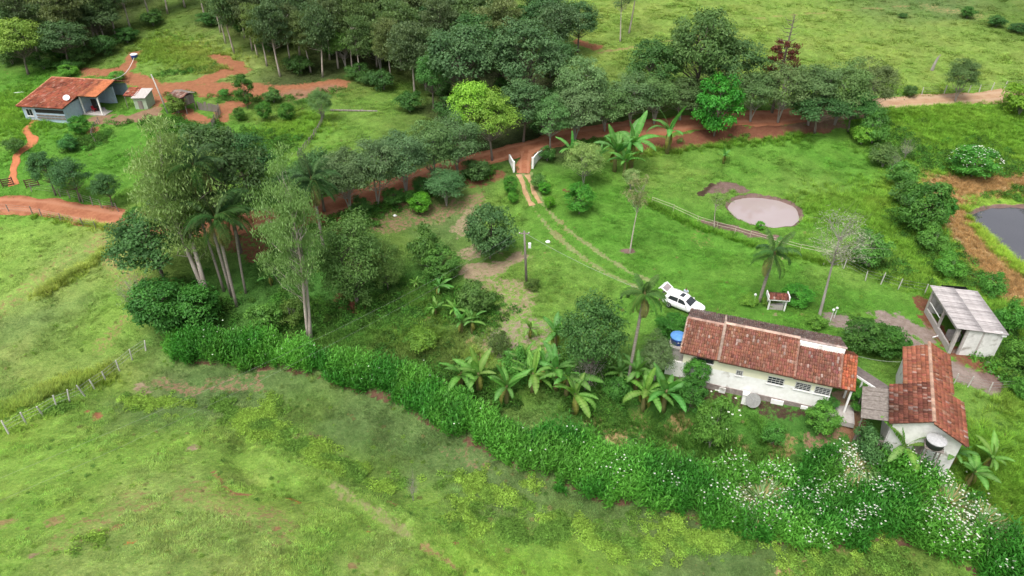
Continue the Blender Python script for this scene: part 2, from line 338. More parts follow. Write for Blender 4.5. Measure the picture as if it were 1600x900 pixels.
# ------------------------------------------------------------------ ground colours (dry albedo of what grows there, one green with hedge shade added)
LAWN=(.076,.188,.025); LAWN2=(.115,.205,.038); PAST=(.150,.252,.046); PAST2=(.172,.240,.064); OLIVE=(.082,.132,.044); SHADE_GREEN=(.048,.132,.025)  # last one: dark green grass with hedge shade put into its colour
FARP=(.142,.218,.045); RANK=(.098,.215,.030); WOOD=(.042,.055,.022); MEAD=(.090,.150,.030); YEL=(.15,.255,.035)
ZC = [(1000,460,LAWN),(1100,430,LAWN),(930,380,LAWN),(880,440,LAWN2),(800,520,LAWN2),(1060,370,LAWN),(1200,430,LAWN),(1250,470,LAWN),(1000,330,LAWN),(1150,260,LAWN),(1300,260,LAWN),(1280,350,RANK),
 (1380,480,LAWN),(1330,420,LAWN2),(1080,270,LAWN2),(1230,280,LAWN2),(850,300,LAWN),(780,330,LAWN2),(900,470,LAWN2),(760,470,LAWN2),(840,560,LAWN2),
 (1420,410,RANK),(1450,380,RANK),(1400,170,RANK),(1500,200,RANK),(1570,210,RANK),(1450,260,RANK),(1590,480,RANK),(1580,560,RANK),(1530,300,YEL),(1560,400,YEL),(1500,330,YEL),
 (1530,640,LAWN2),(1580,700,RANK),(1560,760,RANK),(1590,820,RANK),(1150,650,LAWN),(1230,660,SHADE_GREEN),(1000,660,SHADE_GREEN),(1080,690,SHADE_GREEN),(1180,690,SHADE_GREEN),(920,640,SHADE_GREEN),
 (600,480,SHADE_GREEN),(560,520,SHADE_GREEN),(650,520,LAWN),(700,540,OLIVE),(620,560,OLIVE),(500,470,SHADE_GREEN),(420,470,SHADE_GREEN),(680,440,SHADE_GREEN),(640,380,MEAD),(700,350,OLIVE),(330,480,SHADE_GREEN),
 (1300,80,FARP),(1500,40,FARP),(1400,110,FARP),(1200,20,FARP),(1000,40,FARP),(960,80,FARP),(1100,60,FARP),(1560,90,FARP),(1480,20,OLIVE),(1580,40,MEAD),(1000,110,MEAD),
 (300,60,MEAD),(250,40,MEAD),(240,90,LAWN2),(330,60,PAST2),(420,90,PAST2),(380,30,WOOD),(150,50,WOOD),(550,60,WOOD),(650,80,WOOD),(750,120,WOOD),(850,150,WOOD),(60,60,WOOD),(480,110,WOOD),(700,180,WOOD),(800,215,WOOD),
 (600,160,LAWN2),(560,200,LAWN2),(640,200,MEAD),(560,140,MEAD),(450,200,RANK),(400,215,RANK),(420,190,MEAD),(350,210,LAWN),(160,250,LAWN),(200,220,LAWN),(60,230,LAWN),(120,290,LAWN),(20,170,RANK),(30,130,LAWN),(90,210,LAWN),(10,200,RANK),(20,300,LAWN),
 (50,370,PAST),(0,420,PAST),(150,380,PAST2),(100,420,PAST2),(60,470,PAST2),(200,460,PAST),(150,480,PAST),(180,520,PAST),(40,520,OLIVE),(120,545,MEAD),(0,560,PAST2),(80,580,PAST2),(160,570,PAST2),(60,620,OLIVE),(20,650,YEL),(120,600,YEL),
 (250,590,OLIVE),(350,600,OLIVE),(450,620,OLIVE),(550,660,OLIVE),(650,720,OLIVE),(480,650,MEAD),(700,720,OLIVE),(850,770,OLIVE),(950,810,OLIVE),(1050,850,OLIVE),(1250,880,MEAD),(1400,870,MEAD),(1150,850,OLIVE),
 (100,700,PAST),(250,690,PAST),(300,760,PAST2),(100,800,PAST),(200,860,PAST2),(350,840,PAST2),(450,760,PAST),(30,860,PAST),(500,860,PAST),(600,860,PAST2),(700,830,PAST),(800,870,YEL),(900,870,YEL),(850,850,PAST),(430,700,PAST),(560,770,MEAD),(650,800,PAST),(720,760,OLIVE)]
zp = np.array([tuple(hit(a, b))[:2] for a, b, _ in ZC]); zcol = np.array([c for _, _, c in ZC])
def zone(x, y):
    x = np.asarray(x, float); y = np.asarray(y, float)
    wx = x + (fbm(x/6, y/6, 21, 3) - .5) * 9; wy = y + (fbm(x/6, y/6, 33, 3) - .5) * 9
    num = np.zeros(x.shape + (3,)); den = np.zeros(x.shape)
    for i in range(len(zp)):
        sc = 4.0 + zp[i, 1] * .04
        wgt = 1.0 / (((wx - zp[i,0])**2 + (wy - zp[i,1])**2) / sc**2 + .5) ** 2.5
        num += wgt[..., None] * zcol[i]; den += wgt
    c = num / den[..., None]
    dry = sstep(.45, .68, fbm(x/4.5, y/4.5, 51, 4))[..., None]; lush = sstep(.5, .68, fbm(x/2.2 + 40, y/2.2, 61, 4))[..., None]; fine = (fbm(x/.8, y/.8, 71, 3) - .5)[..., None]
    c = c * (1 + dry * .3 * (np.array((1.32, 1.0, 1.2)) - 1 + .06)) * (1 - lush * .27 * (1 - np.array((.62, .80, .6))))
    return c * (1 + fine * .65)
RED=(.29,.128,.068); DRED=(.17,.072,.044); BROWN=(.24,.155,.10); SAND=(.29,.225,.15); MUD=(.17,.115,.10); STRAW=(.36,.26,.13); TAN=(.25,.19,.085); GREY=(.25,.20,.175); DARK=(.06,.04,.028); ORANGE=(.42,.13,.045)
# strokes of bare, worn, darker or shade-toned ground: photo points, half width (m), colour, cover
SOIL = [([(135,112),(190,116),(245,136),(300,131),(350,116),(372,108),(335,88)],2.0,RED,1),([(200,108),(212,84)],1.3,RED,1),([(245,140),(330,140),(400,142),(470,140),(525,134)],3.2,RED,.9),
 ([(440,150),(520,140)],2.2,BROWN,.7),([(285,178),(310,188)],1.6,RED,1),([(342,186),(352,168),(380,160)],1.5,RED,.8),([(150,186),(200,186),(240,175)],1.8,BROWN,.9),([(150,200),(140,225)],1.0,RED,.8),([(230,150),(250,160)],1.5,RED,.9),
 ([(520,346),(580,326),(640,308),(700,288),(770,272)],1.9,DRED,.66),([(560,330),(650,300)],2.0,BROWN,.6),([(590,350),(660,338),(740,318)],2.4,BROWN,.5),([(380,370),(400,390)],2.4,DRED,.6),([(540,470),(560,472)],1.4,DRED,.8),  # red stroke below the palms has tree shade in its dark tone
 ([(1000,228),(1080,218),(1150,208),(1230,204),(1285,196)],2.0,DRED,.9),([(1240,190),(1300,188)],2.5,BROWN,.8),([(890,220),(960,215),(1000,225)],1.5,DRED,.7),
 ([(735,395),(765,385)],1.8,SAND,.6),([(740,425),(790,412),(810,400)],1.8,SAND,.72),([(760,440),(800,450),(815,475)],2.2,SAND,.48),([(780,530),(830,520)],2.8,GREY,.5),([(720,360),(735,335)],1.6,SAND,.6),([(800,490),(850,560)],2.2,SAND,.4),
 ([(1112,298),(1140,290),(1158,296)],1.2,MUD,.85),([(1098,345),(1150,358),(1205,372)],.9,MUD,1),([(1095,305),(1112,290)],.4,DARK,1),
 ([(1395,512),(1440,545),(1490,580),(1545,600)],1.6,GREY,1),([(1440,470),(1460,510),(1500,555),(1560,585)],1.1,DRED,.75),([(1320,498),(1340,510),(1300,500)],1.2,GREY,.8),([(1390,505),(1430,520)],1.9,GREY,1),([(1545,590),(1560,600)],.9,MUD,.9),
 ([(1332,632),(1330,662),(1330,675)],1.45,(.22,.12,.07),1),([(1310,625),(1360,640)],1.0,SAND,.8),([(1060,596),(1130,618),(1220,640),(1300,650)],.8,DARK,.6),  # dark stroke runs along the foot of the farmhouse front
 ([(1475,292),(1490,330),(1510,370),(1545,415),(1575,445)],2.3,STRAW,1),([(1470,290),(1530,288),(1620,284)],2.4,STRAW,1),([(1590,430),(1580,470)],2.5,STRAW,.5),
 ([(332,736),(345,752),(362,768),(388,772)],.22,RED,1),([(150,648),(153,655)],.42,RED,1),([(135,645)],.3,RED,.8),([(300,703)],.5,SAND,1),([(184,824)],.45,RED,1),([(203,845)],.4,ORANGE,.6),([(55,866)],.4,SAND,.8),([(607,786),(620,793)],.36,RED,1),([(711,852)],.45,RED,.9),([(436,826)],.3,RED,1),
 ([(575,828)],.4,ORANGE,.6),([(550,885)],.6,TAN,.8),([(450,775),(465,785)],.35,ORANGE,.6),([(0,818),(15,815)],.8,TAN,.7),([(90,812)],.9,TAN,.6),([(220,800),(240,795)],1.0,TAN,.5),
 ([(520,762),(580,795),(640,830)],.5,(.22,.22,.10),.55),([(660,845),(700,870),(730,890)],.4,TAN,.62),([(300,770),(400,810),(450,830)],2.0,TAN,.4),([(100,850),(200,790)],2.0,TAN,.38),
 ([(935,632),(930,655)],1.0,STRAW,.65),([(975,655),(960,680)],1.2,STRAW,.6),([(1000,650),(1000,670)],.8,STRAW,.5),([(1060,665),(1050,690)],1.0,TAN,.7),([(1160,700),(1150,715)],.9,STRAW,.7),([(1230,690),(1215,720)],1.0,TAN,.7),([(1310,680),(1270,690)],.8,BROWN,.6),
 ([(680,490),(640,500)],1.4,BROWN,.45),([(620,500),(660,540)],1.2,TAN,.5),([(730,540),(750,560)],1.4,STRAW,.5),([(570,545),(600,560)],1.0,TAN,.5),
 ([(815,270),(822,300),(838,330),(862,360),(905,398),(950,428),(1000,450)],.36,(.20,.245,.095),.95),([(829,270),(842,305),(862,335),(892,362),(930,390),(975,420),(1020,442)],.36,(.20,.245,.095),.95),
 ([(250,595),(300,610)],1.0,BROWN,.5),([(215,605),(222,615)],.8,SAND,.7),([(330,595),(400,600)],1.2,BROWN,.45),([(480,690),(520,720)],1.5,(.12,.085,.05),.5),([(700,700),(760,730)],1.0,BROWN,.35),
 ([(60,450),(150,400),(200,360)],.7,(.09,.075,.04),.5),([(210,490),(150,540)],1.0,TAN,.4),([(150,380),(230,470)],2.0,TAN,.45),([(0,480),(100,400)],2.0,TAN,.35),
 ([(1250,880),(1230,895)],1.0,STRAW,.6),([(1330,870)],1.0,TAN,.4),([(1560,770),(1570,790)],1.0,STRAW,.5),([(1470,650),(1500,640)],.8,TAN,.3),
 ([(905,65),(930,72)],1.8,RED,.8),([(1160,30),(1300,18),(1420,8)],.5,TAN,.55),([(940,80),(1010,70),(1090,55)],.6,TAN,.6),([(1450,10),(1530,25)],3.0,STRAW,.35),([(1550,32)],.9,RED,.9),
 ([(850,405),(880,350)],1.0,TAN,.2),([(1085,345),(1100,385)],1.6,TAN,.3),([(983,392)],.8,MUD,.9),([(887,298),(895,302)],.6,DRED,.9),([(1215,388),(1222,402)],.3,SAND,.8),([(1213,492)],.5,SAND,.7)]
SOILW = [(smooth_line(pline(p), 4) if len(p) > 1 else pline(p), hw, c, k) for p, hw, c, k in SOIL]
def soil(x, y):
    x = np.asarray(x, float); y = np.asarray(y, float)
    col = np.zeros(x.shape + (3,)); al = np.zeros(x.shape)
    nz = (fbm(x/1.3, y/1.3, 5, 3) - .5)
    for L, hw, c, k in SOILW:
        x0, y0 = L.min(0) - hw*2.2 - 1; x1, y1 = L.max(0) + hw*2.2 + 1
        sel = (x > x0) & (x < x1) & (y > y0) & (y < y1)
        if not sel.any(): continue
        d = dist_line(x[sel], y[sel], L) + nz[sel] * min(hw * 1.9, 2.6)
        a = k * sstep(hw * 1.25, hw * .55, d)
        o = al[sel]; na = np.maximum(o, a)
        wgt = (a / np.maximum(a + o * (1 - a), 1e-6))[:, None]
        col[sel] = np.where((o > 0)[:, None], col[sel] * (1 - wgt) + np.array(c) * wgt, np.array(c)); al[sel] = na
    for L, hw in ((POND1, 0), (POND2, 0)):
        d = sdf(x, y, L); k = sstep(.5, .15, d); col = np.where((k > .3)[..., None], np.array(MUD), col); al = np.maximum(al, k)
    g = sdf(x, y, GING); k = sstep(.36, .08, np.abs(g - .05) + nz * .9) * .8; k = np.where(k > al, k, 0)
    col = np.where((k > 0)[..., None], np.array((.12,.07,.045)), col); al = np.maximum(al, k)
    return col, al
def axis(lo, hi, a, b, d, grow, mx):
    c = list(np.arange(a, b, d)); s_ = d
    while c[-1] < hi: s_ = min(s_ * grow, mx); c.append(c[-1] + s_)
    s_ = d
    while c[0] > lo: s_ = min(s_ * grow, mx); c.insert(0, c[0] - s_)
    return np.array(c)
xs = axis(-900, 900, -62, 66, .36, 1.02, 40); ys = axis(-120, 1400, 22, 118, .36, 1.022, 40)
VX, VY = np.meshgrid(xs, ys); fx_, fy_ = VX.ravel(), VY.ravel()
VZ = height(fx_, fy_)
far = sstep(0, 500, fy_ - 400); VZ = VZ + far * 40 * fbm(fx_/150, fy_/150, 4, 3)
nx = len(xs); ny = len(ys)
ii = (np.arange(ny-1)[:, None] * nx + np.arange(nx-1)[None]).ravel()
gm = npmesh('ground', np.stack([fx_, fy_, VZ], 1), np.stack([ii, ii+1, ii+nx+1, ii+nx], 1), smooth=True)
set_col(gm, 'zone', zone(fx_, fy_))
sc_, sa_ = soil(fx_, fy_); set_col(gm, 'soil', np.hstack([sc_, sa_[:, None]]))
def ground_mat():
    m, t, N, Lk = nodes('meadow_ground')
    g = N('ShaderNodeNewGeometry'); pos = g.outputs['Position']
    def nz(scale, det=5.0, ro=.6):
        n_ = N('ShaderNodeTexNoise', _Scale=scale, _Detail=det, _Roughness=ro); Lk(pos, n_.inputs['Vector']); return n_.outputs[0]
    def mr(src, a, b, c=0., d=1.):
        r = N('ShaderNodeMapRange', _From_Min=a, _From_Max=b, _To_Min=c, _To_Max=d); Lk(src, r.inputs[0]); return r.outputs[0]
    z = N('ShaderNodeAttribute', attribute_name='zone'); s_ = N('ShaderNodeAttribute', attribute_name='soil')
    col = mixc(N, Lk, mr(nz(3.4, 5.0, .8), .50, .66, 0, .7), z.outputs[0], (.46, .60, .48), 'MULTIPLY')
    col = mixc(N, Lk, mr(nz(6, 3.0, .8), .50, .64, 0, .7), col, (1.7, 1.45, 1.5), 'MULTIPLY')
    earth = mixc(N, Lk, mr(nz(1.6, 5.0, .7), .35, .65, 0, .8), s_.outputs[0], (.66, .62, .58), 'MULTIPLY')
    ad = N('ShaderNodeMath', operation='ADD'); Lk(s_.outputs['Alpha'], ad.inputs[0]); Lk(mr(nz(2.2, 4.0, .75), .3, .7, -.42, .42), ad.inputs[1])
    mf = N('ShaderNodeMath', operation='MULTIPLY'); Lk(mr(ad.outputs[0], .36, .64), mf.inputs[0]); Lk(mr(s_.outputs['Alpha'], .02, .2), mf.inputs[1])
    col = mixc(N, Lk, mf.outputs[0], col, earth)
    p = N('ShaderNodeBsdfPrincipled', _Roughness=.95); p.inputs['Specular IOR Level'].default_value = .08
    Lk(col, p.inputs['Base Color'])
    bp = N('ShaderNodeBump', _Strength=.7, _Distance=.22); Lk(nz(3.2, 4.0, .75), bp.inputs['Height']); Lk(bp.outputs[0], p.inputs['Normal'])
    o = N('ShaderNodeOutputMaterial'); Lk(p.outputs[0], o.inputs[0]); return m
tag(link('ground', gm, mat=ground_mat()), kind='structure')
# ------------------------------------------------------------------ roads and paths
def road_mat(name, a, b, rut):
    m, t, N, Lk = nodes(name)
    g = N('ShaderNodeNewGeometry'); u = N('ShaderNodeAttribute', attribute_name='tint')
    n1 = N('ShaderNodeTexNoise', _Scale=.7, _Detail=7.0, _Roughness=.7); Lk(g.outputs['Position'], n1.inputs['Vector'])
    r = N('ShaderNodeMapRange', _From_Min=.38, _From_Max=.62); Lk(n1.outputs[0], r.inputs[0])
    col = mixc(N, Lk, r.outputs[0], a, b); col = mixc(N, Lk, u.outputs[0], col, rut)
    n2 = N('ShaderNodeTexNoise', _Scale=9., _Detail=4.0); Lk(g.outputs['Position'], n2.inputs['Vector'])
    r2 = N('ShaderNodeMapRange', _From_Min=.4, _From_Max=.7, _To_Max=.5); Lk(n2.outputs[0], r2.inputs[0])
    col = mixc(N, Lk, r2.outputs[0], col, (.7,.68,.66), 'MULTIPLY')
    p = N('ShaderNodeBsdfPrincipled', _Roughness=.95); p.inputs['Specular IOR Level'].default_value = .1; Lk(col, p.inputs['Base Color'])
    bp = N('ShaderNodeBump', _Strength=.6, _Distance=.1); Lk(n1.outputs[0], bp.inputs['Height']); Lk(bp.outputs[0], p.inputs['Normal'])
    o = N('ShaderNodeOutputMaterial'); Lk(p.outputs[0], o.inputs[0]); return m
ROADS = []
def road(name, pts, hw, mat, rut=True, lift=.05, k=8, jit=.35):
    L = smooth_line(pline(pts), k); ROADS.append((L, hw))
    T = np.gradient(L, axis=0); T /= np.linalg.norm(T, axis=1)[:, None]; Nn = np.stack([-T[:, 1], T[:, 0]], 1)
    us = np.array([-1.12, -1, -.8, -.6, -.45, -.3, 0, .3, .45, .6, .8, 1, 1.12]); V = []; C = []
    s_ = np.cumsum(np.r_[0, np.linalg.norm(np.diff(L, axis=0), axis=1)])
    for j, uu in enumerate(us):
        e = hw * uu * (1 + (jit * (fbm(s_/2.1, s_*0 + (uu > 0)*30, 9, 3) - .5) * 2 if abs(uu) > .7 else 0))
        p = L + Nn * (e if np.ndim(e) else np.full(len(L), e))[:, None]
        z = height(p[:, 0], p[:, 1]) + (lift if abs(uu) <= 1 else -.12) + (.03 if rut and abs(uu) < .2 else 0)
        V.append(np.column_stack([p, z])); c = .75 if rut and .35 < abs(uu) < .7 else 0.0
        C.append(np.full((len(L), 3), c))
    nL = len(L); V = np.array(V).transpose(1, 0, 2).reshape(-1, 3); C = np.array(C).transpose(1, 0, 2).reshape(-1, 3); w_ = len(us)
    i0 = (np.arange(nL-1)[:, None] * w_ + np.arange(w_-1)[None]).ravel()
    return tag(link(name, npmesh(name, V, np.stack([i0, i0+w_, i0+w_+1, i0+1], 1), C, True), mat=mat), kind='structure')
RM = road_mat('red_dirt_road', (.35,.15,.082), (.25,.095,.052), (.37,.175,.105)); RM0 = road_mat('sandy_dirt_road', (.37,.25,.155), (.30,.185,.11), (.38,.27,.18))
RM2 = road_mat('sandy_wheel_track', (.42,.27,.16), (.34,.22,.11), (.45,.32,.2))
RM3 = road_mat('orange_footpath', (.46,.17,.08), (.38,.14,.065), (.52,.24,.13))
road('dirt_road', [(-90,314),(0,320),(70,325),(140,335),(210,345),(300,351),(390,343),(470,336),(540,317),(620,295),(690,268),(760,246),(830,228),(900,213),(1000,199),(1100,189),(1200,184),(1270,179)], 2.0, RM, k=10)
road('dirt_road', [(1268,179.2),(1320,174),(1370,163),(1450,157),(1530,151),(1590,147),(1700,135)], 2.0, RM0, k=10, lift=.062)
road('driveway', [(822,233),(820,246),(819,258),(819,270)], 1.05, RM, k=10, jit=.6)
road('wheel_track', [(811,272),(816,288),(824,306),(832,322)], .30, RM2, False, k=10, jit=1.0)
road('wheel_track', [(824,272),(829,286),(836,302),(845,318)], .30, RM2, False, k=10, jit=1.0)
road('footpath', [(58,184),(46,196),(42,206),(52,218),(48,228),(30,242),(22,258),(20,275),(22,289)], .55, RM3, False, k=10, jit=.7)
# ------------------------------------------------------------------ ponds
def water(name, a, rough, murk):
    m, t, N, Lk = nodes(name)
    g = N('ShaderNodeNewGeometry'); n1 = N('ShaderNodeTexNoise', _Scale=1.4, _Detail=3.0); Lk(g.outputs['Position'], n1.inputs['Vector'])
    n2 = N('ShaderNodeTexNoise', _Scale=.25, _Detail=2.0); Lk(g.outputs['Position'], n2.inputs['Vector'])
    col = mixc(N, Lk, n2.outputs[0], a, murk)
    p = N('ShaderNodeBsdfPrincipled', _Roughness=rough, _IOR=1.5); p.inputs['Specular IOR Level'].default_value = 1.0
    Lk(col, p.inputs['Base Color']); bp = N('ShaderNodeBump', _Strength=.06, _Distance=.02); Lk(n1.outputs[0], bp.inputs['Height']); Lk(bp.outputs[0], p.inputs['Normal'])
    o = N('ShaderNodeOutputMaterial'); Lk(p.outputs[0], o.inputs[0]); return m
for L, z, m_ in ((POND1, POND1_Z, water('muddy_water', (.34,.285,.28), .0, (.30,.24,.23))), (POND2, POND2_Z, water('dark_water', (.05,.05,.058), .0, (.07,.068,.075)))):
    c = L.mean(0); O = c + (L - c) * (1 + 1.2 / np.linalg.norm(L - c, axis=1))[:, None]
    b = MB(); b.add([(x, y, z) for x, y in O] + [(c[0], c[1], z)], [(i, (i+1) % len(O), len(O)) for i in range(len(O))])
    tag(b.build('pond', m_), kind='structure')
# ------------------------------------------------------------------ building helpers
rng = np.random.default_rng(7)
def tile_field(name, parent, o, ev, uv, W_, L_, tint, tw=.2, te=.33, seed=0, sag=.03, mat=None):
    """clay barrel tiles as real overlapping geometry; o = lower left corner, ev along the eave, uv up the slope"""
    r = np.random.default_rng(seed); o = np.array(o, float); ev = np.array(ev, float) / np.linalg.norm(ev); uv = np.array(uv, float) / np.linalg.norm(uv); nn = np.cross(ev, uv)
    nc = max(1, int(round(W_ / tw))); nr = max(1, int(round(L_ / te))); tw = W_ / nc; te = L_ / nr
    I, J = np.meshgrid(np.arange(nc), np.arange(nr)); I = I.ravel(); J = J.ravel(); k = len(I)
    t = np.array([0, .16, .38, .62, .84, 1.0]); h = np.array([0, .045, .082, .082, .045, 0])
    jit = r.normal(0, .008, (k, 3)); skew = r.normal(0, .014, k)
    s_ = .5 * te * (-1 if False else 1)
    rows = []
    sagz = -sag * np.sin(np.pi * np.clip(J / nr, 0, 1))
    for lo in (0, 1, 2):                                  # lip, lower end, upper end
        up = (J + (1.12 if lo == 2 else 0)) * te
        zz = {0: -.01, 1: .075, 2: .0}[lo]
        P_ = (o[None, None] + ((I[:, None] + t[None]) * tw + (skew[:, None] if lo < 2 else 0) + jit[:, :1])[..., None] * ev
              + (up + jit[:, 1])[:, None, None] * uv + ((h[None] * (0.35 if lo == 0 else 1 if lo == 1 else .8)) + zz + sagz[:, None] + .015 + jit[:, 2:3])[..., None] * nn)
        rows.append(P_)
    V = np.stack(rows, 1).reshape(-1, 3); m_ = len(t); b = (np.arange(k) * 3 * m_)[:, None]
    F = np.concatenate([np.stack([b + a*m_ + i, b + a*m_ + i + 1, b + (a+1)*m_ + i + 1, b + (a+1)*m_ + i], 2).reshape(-1, 4) for a in (0, 1) for i in range(m_ - 1)])
    C = np.repeat(tint(I / nc, J / nr, r), 3 * m_, axis=0)
    ob = link(name, npmesh(name, V, F, C), parent, mat or M['tile']); ob['kind'] = 'stuff'; return ob
def clay(base, spots=.12, dark=.25, moss=.0, seed=1, patch=None):
    base = np.array(base)
    def f(i, j, r):
        k = len(i); c = base[None] * r.uniform(.82, 1.15, (k, 1)) * r.normal(1, .06, (k, 3))
        nzv = fbm(i * 6 + seed, j * 4, seed, 3)
        c *= (1 - dark * sstep(.5, .68, nzv))[:, None]
        d = r.random(k) < dark * .5; c[d] *= r.uniform(.6, .85, (d.sum(), 1))
        w_ = r.random(k) < spots * (.3 + 1.4 * sstep(.42, .65, fbm(i * 9 + 5, j * 6, seed + 3, 3))); c[w_] = c[w_] * .65 + np.array((.38, .28, .22)) * r.uniform(.2, .55, (w_.sum(), 1))
        if moss: 
            g = r.random(k) < moss; c[g] = c[g] * .45 + np.array((.24, .20, .18)) * r.uniform(.6, 1.2, (g.sum(), 1))
        if patch: c = patch(i, j, c, r)
        return np.clip(c, .01, .8)
    return f
def caps(name, parent, a, b, mat, w_=.17, step=.4, tintc=(.42,.30,.24), seed=0):
    """a row of overlapping half round ridge tiles"""
    r = random.Random(seed); a = Vector(a); b = Vector(b); L_ = (b - a).length; d = (b - a).normalized(); side = Vector((-d.y, d.x, 0)).normalized(); k = max(1, int(L_ / step)); V = []; F = []; C = []
    for i in range(k):
        s0 = a + d * (i * L_ / k); s1 = a + d * ((i + 1.1) * L_ / k); tv = r.uniform(.7, 1.15); c = [x * tv for x in tintc]
        for p, lift in ((s0, .02), (s1, 0)):
            for q_ in range(5):
                t = math.pi * q_ / 4; V.append(tuple(p + side * math.cos(t) * w_ + Vector((0, 0, math.sin(t) * w_ * .75 + lift - .02)))); C.append(c)
        bb = i * 10
        F += [(bb+q_, bb+q_+1, bb+5+q_+1, bb+5+q_) for q_ in range(4)]
    ob = link(name, npmesh(name, V, F, C), parent, M['tile']); ob['kind'] = 'stuff'; return ob
def slab(parent, pts, th, mat, name='roof_deck'):
    pts = [Vector(p) for p in pts]; b = MB(); b.hexa([p - Vector((0,0,th)) for p in pts], pts); return b.build(name, mat, parent)
def window(parent, c, ax, out, w_, h_, mullions=1, rails=1, bars=0, mat_f=None, name='window', sill=True, half=0):
    """steel window: frame, panes, glazing bars; c centre on the wall face, ax along the wall, out away from it"""
    ax = Vector(ax).normalized(); out = Vector(out).normalized(); up = Vector((0,0,1)); c = Vector(c); mat_f = mat_f or M['frame']
    def bx(b, u0, u1, v0, v1, d0, d1):
        P_ = lambda u, v, d: c + ax*u + up*v + out*d
        b.hexa([P_(u0,v0,d0),P_(u1,v0,d0),P_(u1,v0,d1),P_(u0,v0,d1)], [P_(u0,v1,d0),P_(u1,v1,d0),P_(u1,v1,d1),P_(u0,v1,d1)])
    f = MB(); t = .055
    bx(f,-w_/2,w_/2,h_/2-t,h_/2,.004,.07); bx(f,-w_/2,w_/2,-h_/2,-h_/2+t,.004,.07); bx(f,-w_/2,-w_/2+t,-h_/2+t,h_/2-t,.004,.07); bx(f,w_/2-t,w_/2,-h_/2+t,h_/2-t,.004,.07)
    wn = f.build(name, mat_f, parent)
    nu = mullions + 1; nv = rails + 1; iw = w_ - 2*t; ih = h_ - 2*t
    pm = None
    for i in range(nu):
        for j in range(nv):
            g = MB(); bx(g, -w_/2+t+iw*i/nu+.016, -w_/2+t+iw*(i+1)/nu-.016, -h_/2+t+ih*j/nv+.016, -h_/2+t+ih*(j+1)/nv-.016, .006, .016); g.build('pane', M['glass'], wn)
    gb = MB()
    for i in range(1, nu): u = -w_/2+t+iw*i/nu; bx(gb,u-.011,u+.011,-h_/2+t,h_/2-t,.005,.05)
    for j in range(1, nv): v = -h_/2+t+ih*j/nv; bx(gb,-w_/2+t,w_/2-t,v-.011,v+.011,.005,.047)
    if nu > 1 or nv > 1: gb.build('glazing_bar', mat_f, wn)
    if sill: s_ = MB(); bx(s_,-w_/2-.06,w_/2+.06,-h_/2-.07,-h_/2-.002,.003,.12); s_.build('sill', M['white'], wn)
    return wn
ZUP = Vector((0, 0, 1))
# ------------------------------------------------------------------ main farmhouse; x along the eave, y into the depth
HA = math.atan2(45.9 - 50.5, 28.5 - 15.6)
fh = thing('farmhouse', 'long white farmhouse under a weathered red tile roof beside the parked car', 'house', (15.6, 50.5, 0), HA)
RZ, EZ, BZ = 4.75, 3.0, 3.15
wl = MB()
def wallbox(b, x0, x1, y0, y1, z0, z1, mi=0): b.box((x0, y0, z0), (x1, y1, z1), mi)
wallbox(wl, .35, 13.45, .5, .68, -.25, 1.55, 0); wallbox(wl, .35, 13.45, .5, .68, 1.55, 2.98, 1)         # front
wallbox(wl, .35, .53, .68, 6.5, -1.6, 2.98, 0); wallbox(wl, 13.27, 13.45, .68, 6.5, -1.6, 2.9, 0); wallbox(wl, .35, 13.45, 6.5, 6.68, -1.6, 2.98, 0)
for x0, zt, zb in ((.35, 4.42, 2.98), (13.27, 4.0, 2.9)):
    wl.hexa([(x0,.5,zb),(x0+.18,.5,zb),(x0+.18,6.68,zb),(x0,6.68,zb)], [(x0,3.45,zt),(x0+.18,3.45,zt),(x0+.18,3.65,zt),(x0,3.65,zt)])
wl.build('wall', [M['white'], M['cream']], fh)
pl = MB(); pl.box((.31,.42,-2.2),(13.49,.69,-.25)); pl.build('plinth', M['plinth'], fh)
for k, (x0, x1) in enumerate(((4.1, 4.7), (8.8, 9.9), (11.4, 12.0))):
    b = MB(); b.box((x0, .3, -1.2), (x1, .419, -.35)); b.build('patch_panel', M['white'] if k else M['block'], fh)
def slope(parent, x0, x1, ye, ze, yr, zr, tint, seed, deck=True, ev=(1,0,0), tw=.2, te=.33):
    L_ = math.hypot(yr - ye, zr - ze); front = yr > ye
    if front: o = (x0, ye, ze); e = (1,0,0)
    else: o = (x1, ye, ze); e = (-1,0,0)
    rf = tile_field('roof_tiles', parent, o, e, (0, yr-ye, zr-ze), x1-x0, L_, tint, tw, te, seed)
    slab(parent, [(x0+.03,ye+(.05 if front else -.05),ze-.03),(x1-.03,ye+(.05 if front else -.05),ze-.03),(x1-.03,yr,zr-.03),(x0+.03,yr,zr-.03)], .08, M['wood_brown'])
    return rf
CL_F = (.240,.105,.072); CL_B = (.28,.17,.148)
slope(fh, 0, 3.55, 0.0, EZ, 3.42, RZ-.12, clay(CL_F, .09, .22, .02, 3), 11)
slope(fh, 0, 3.55, 7.05, BZ, 3.42, RZ-.12, clay(CL_B, .2, .3, .35, 4), 12)
slope(fh, 3.5, 10.1, -.08, EZ-.04, 3.55, RZ, clay(CL_F, .10, .2, .03, 5), 13)
slope(fh, 3.5, 14.1, 7.1, BZ-.02, 3.55, RZ, clay(CL_B, .22, .3, .35, 6), 14)
slope(fh, 10.05, 13.85, 0.0, EZ-.18, 3.1, RZ-.52, clay((.225,.098,.070), .09, .22, .04, 7), 15)
b = MB(); b.box((10.15, 3.11, RZ-.62), (14.0, 3.3, RZ-.02)); b.build('clerestory_wall', M['white'], fh)
caps('ridge_caps', fh, (0, 3.42, RZ-.05), (3.5, 3.42, RZ-.05), None, .15, .42, (.40,.26,.21), 1)
caps('ridge_caps', fh, (3.5, 3.55, RZ+.07), (10.1, 3.55, RZ+.07), None, .17, .42, (.50,.36,.29), 2)
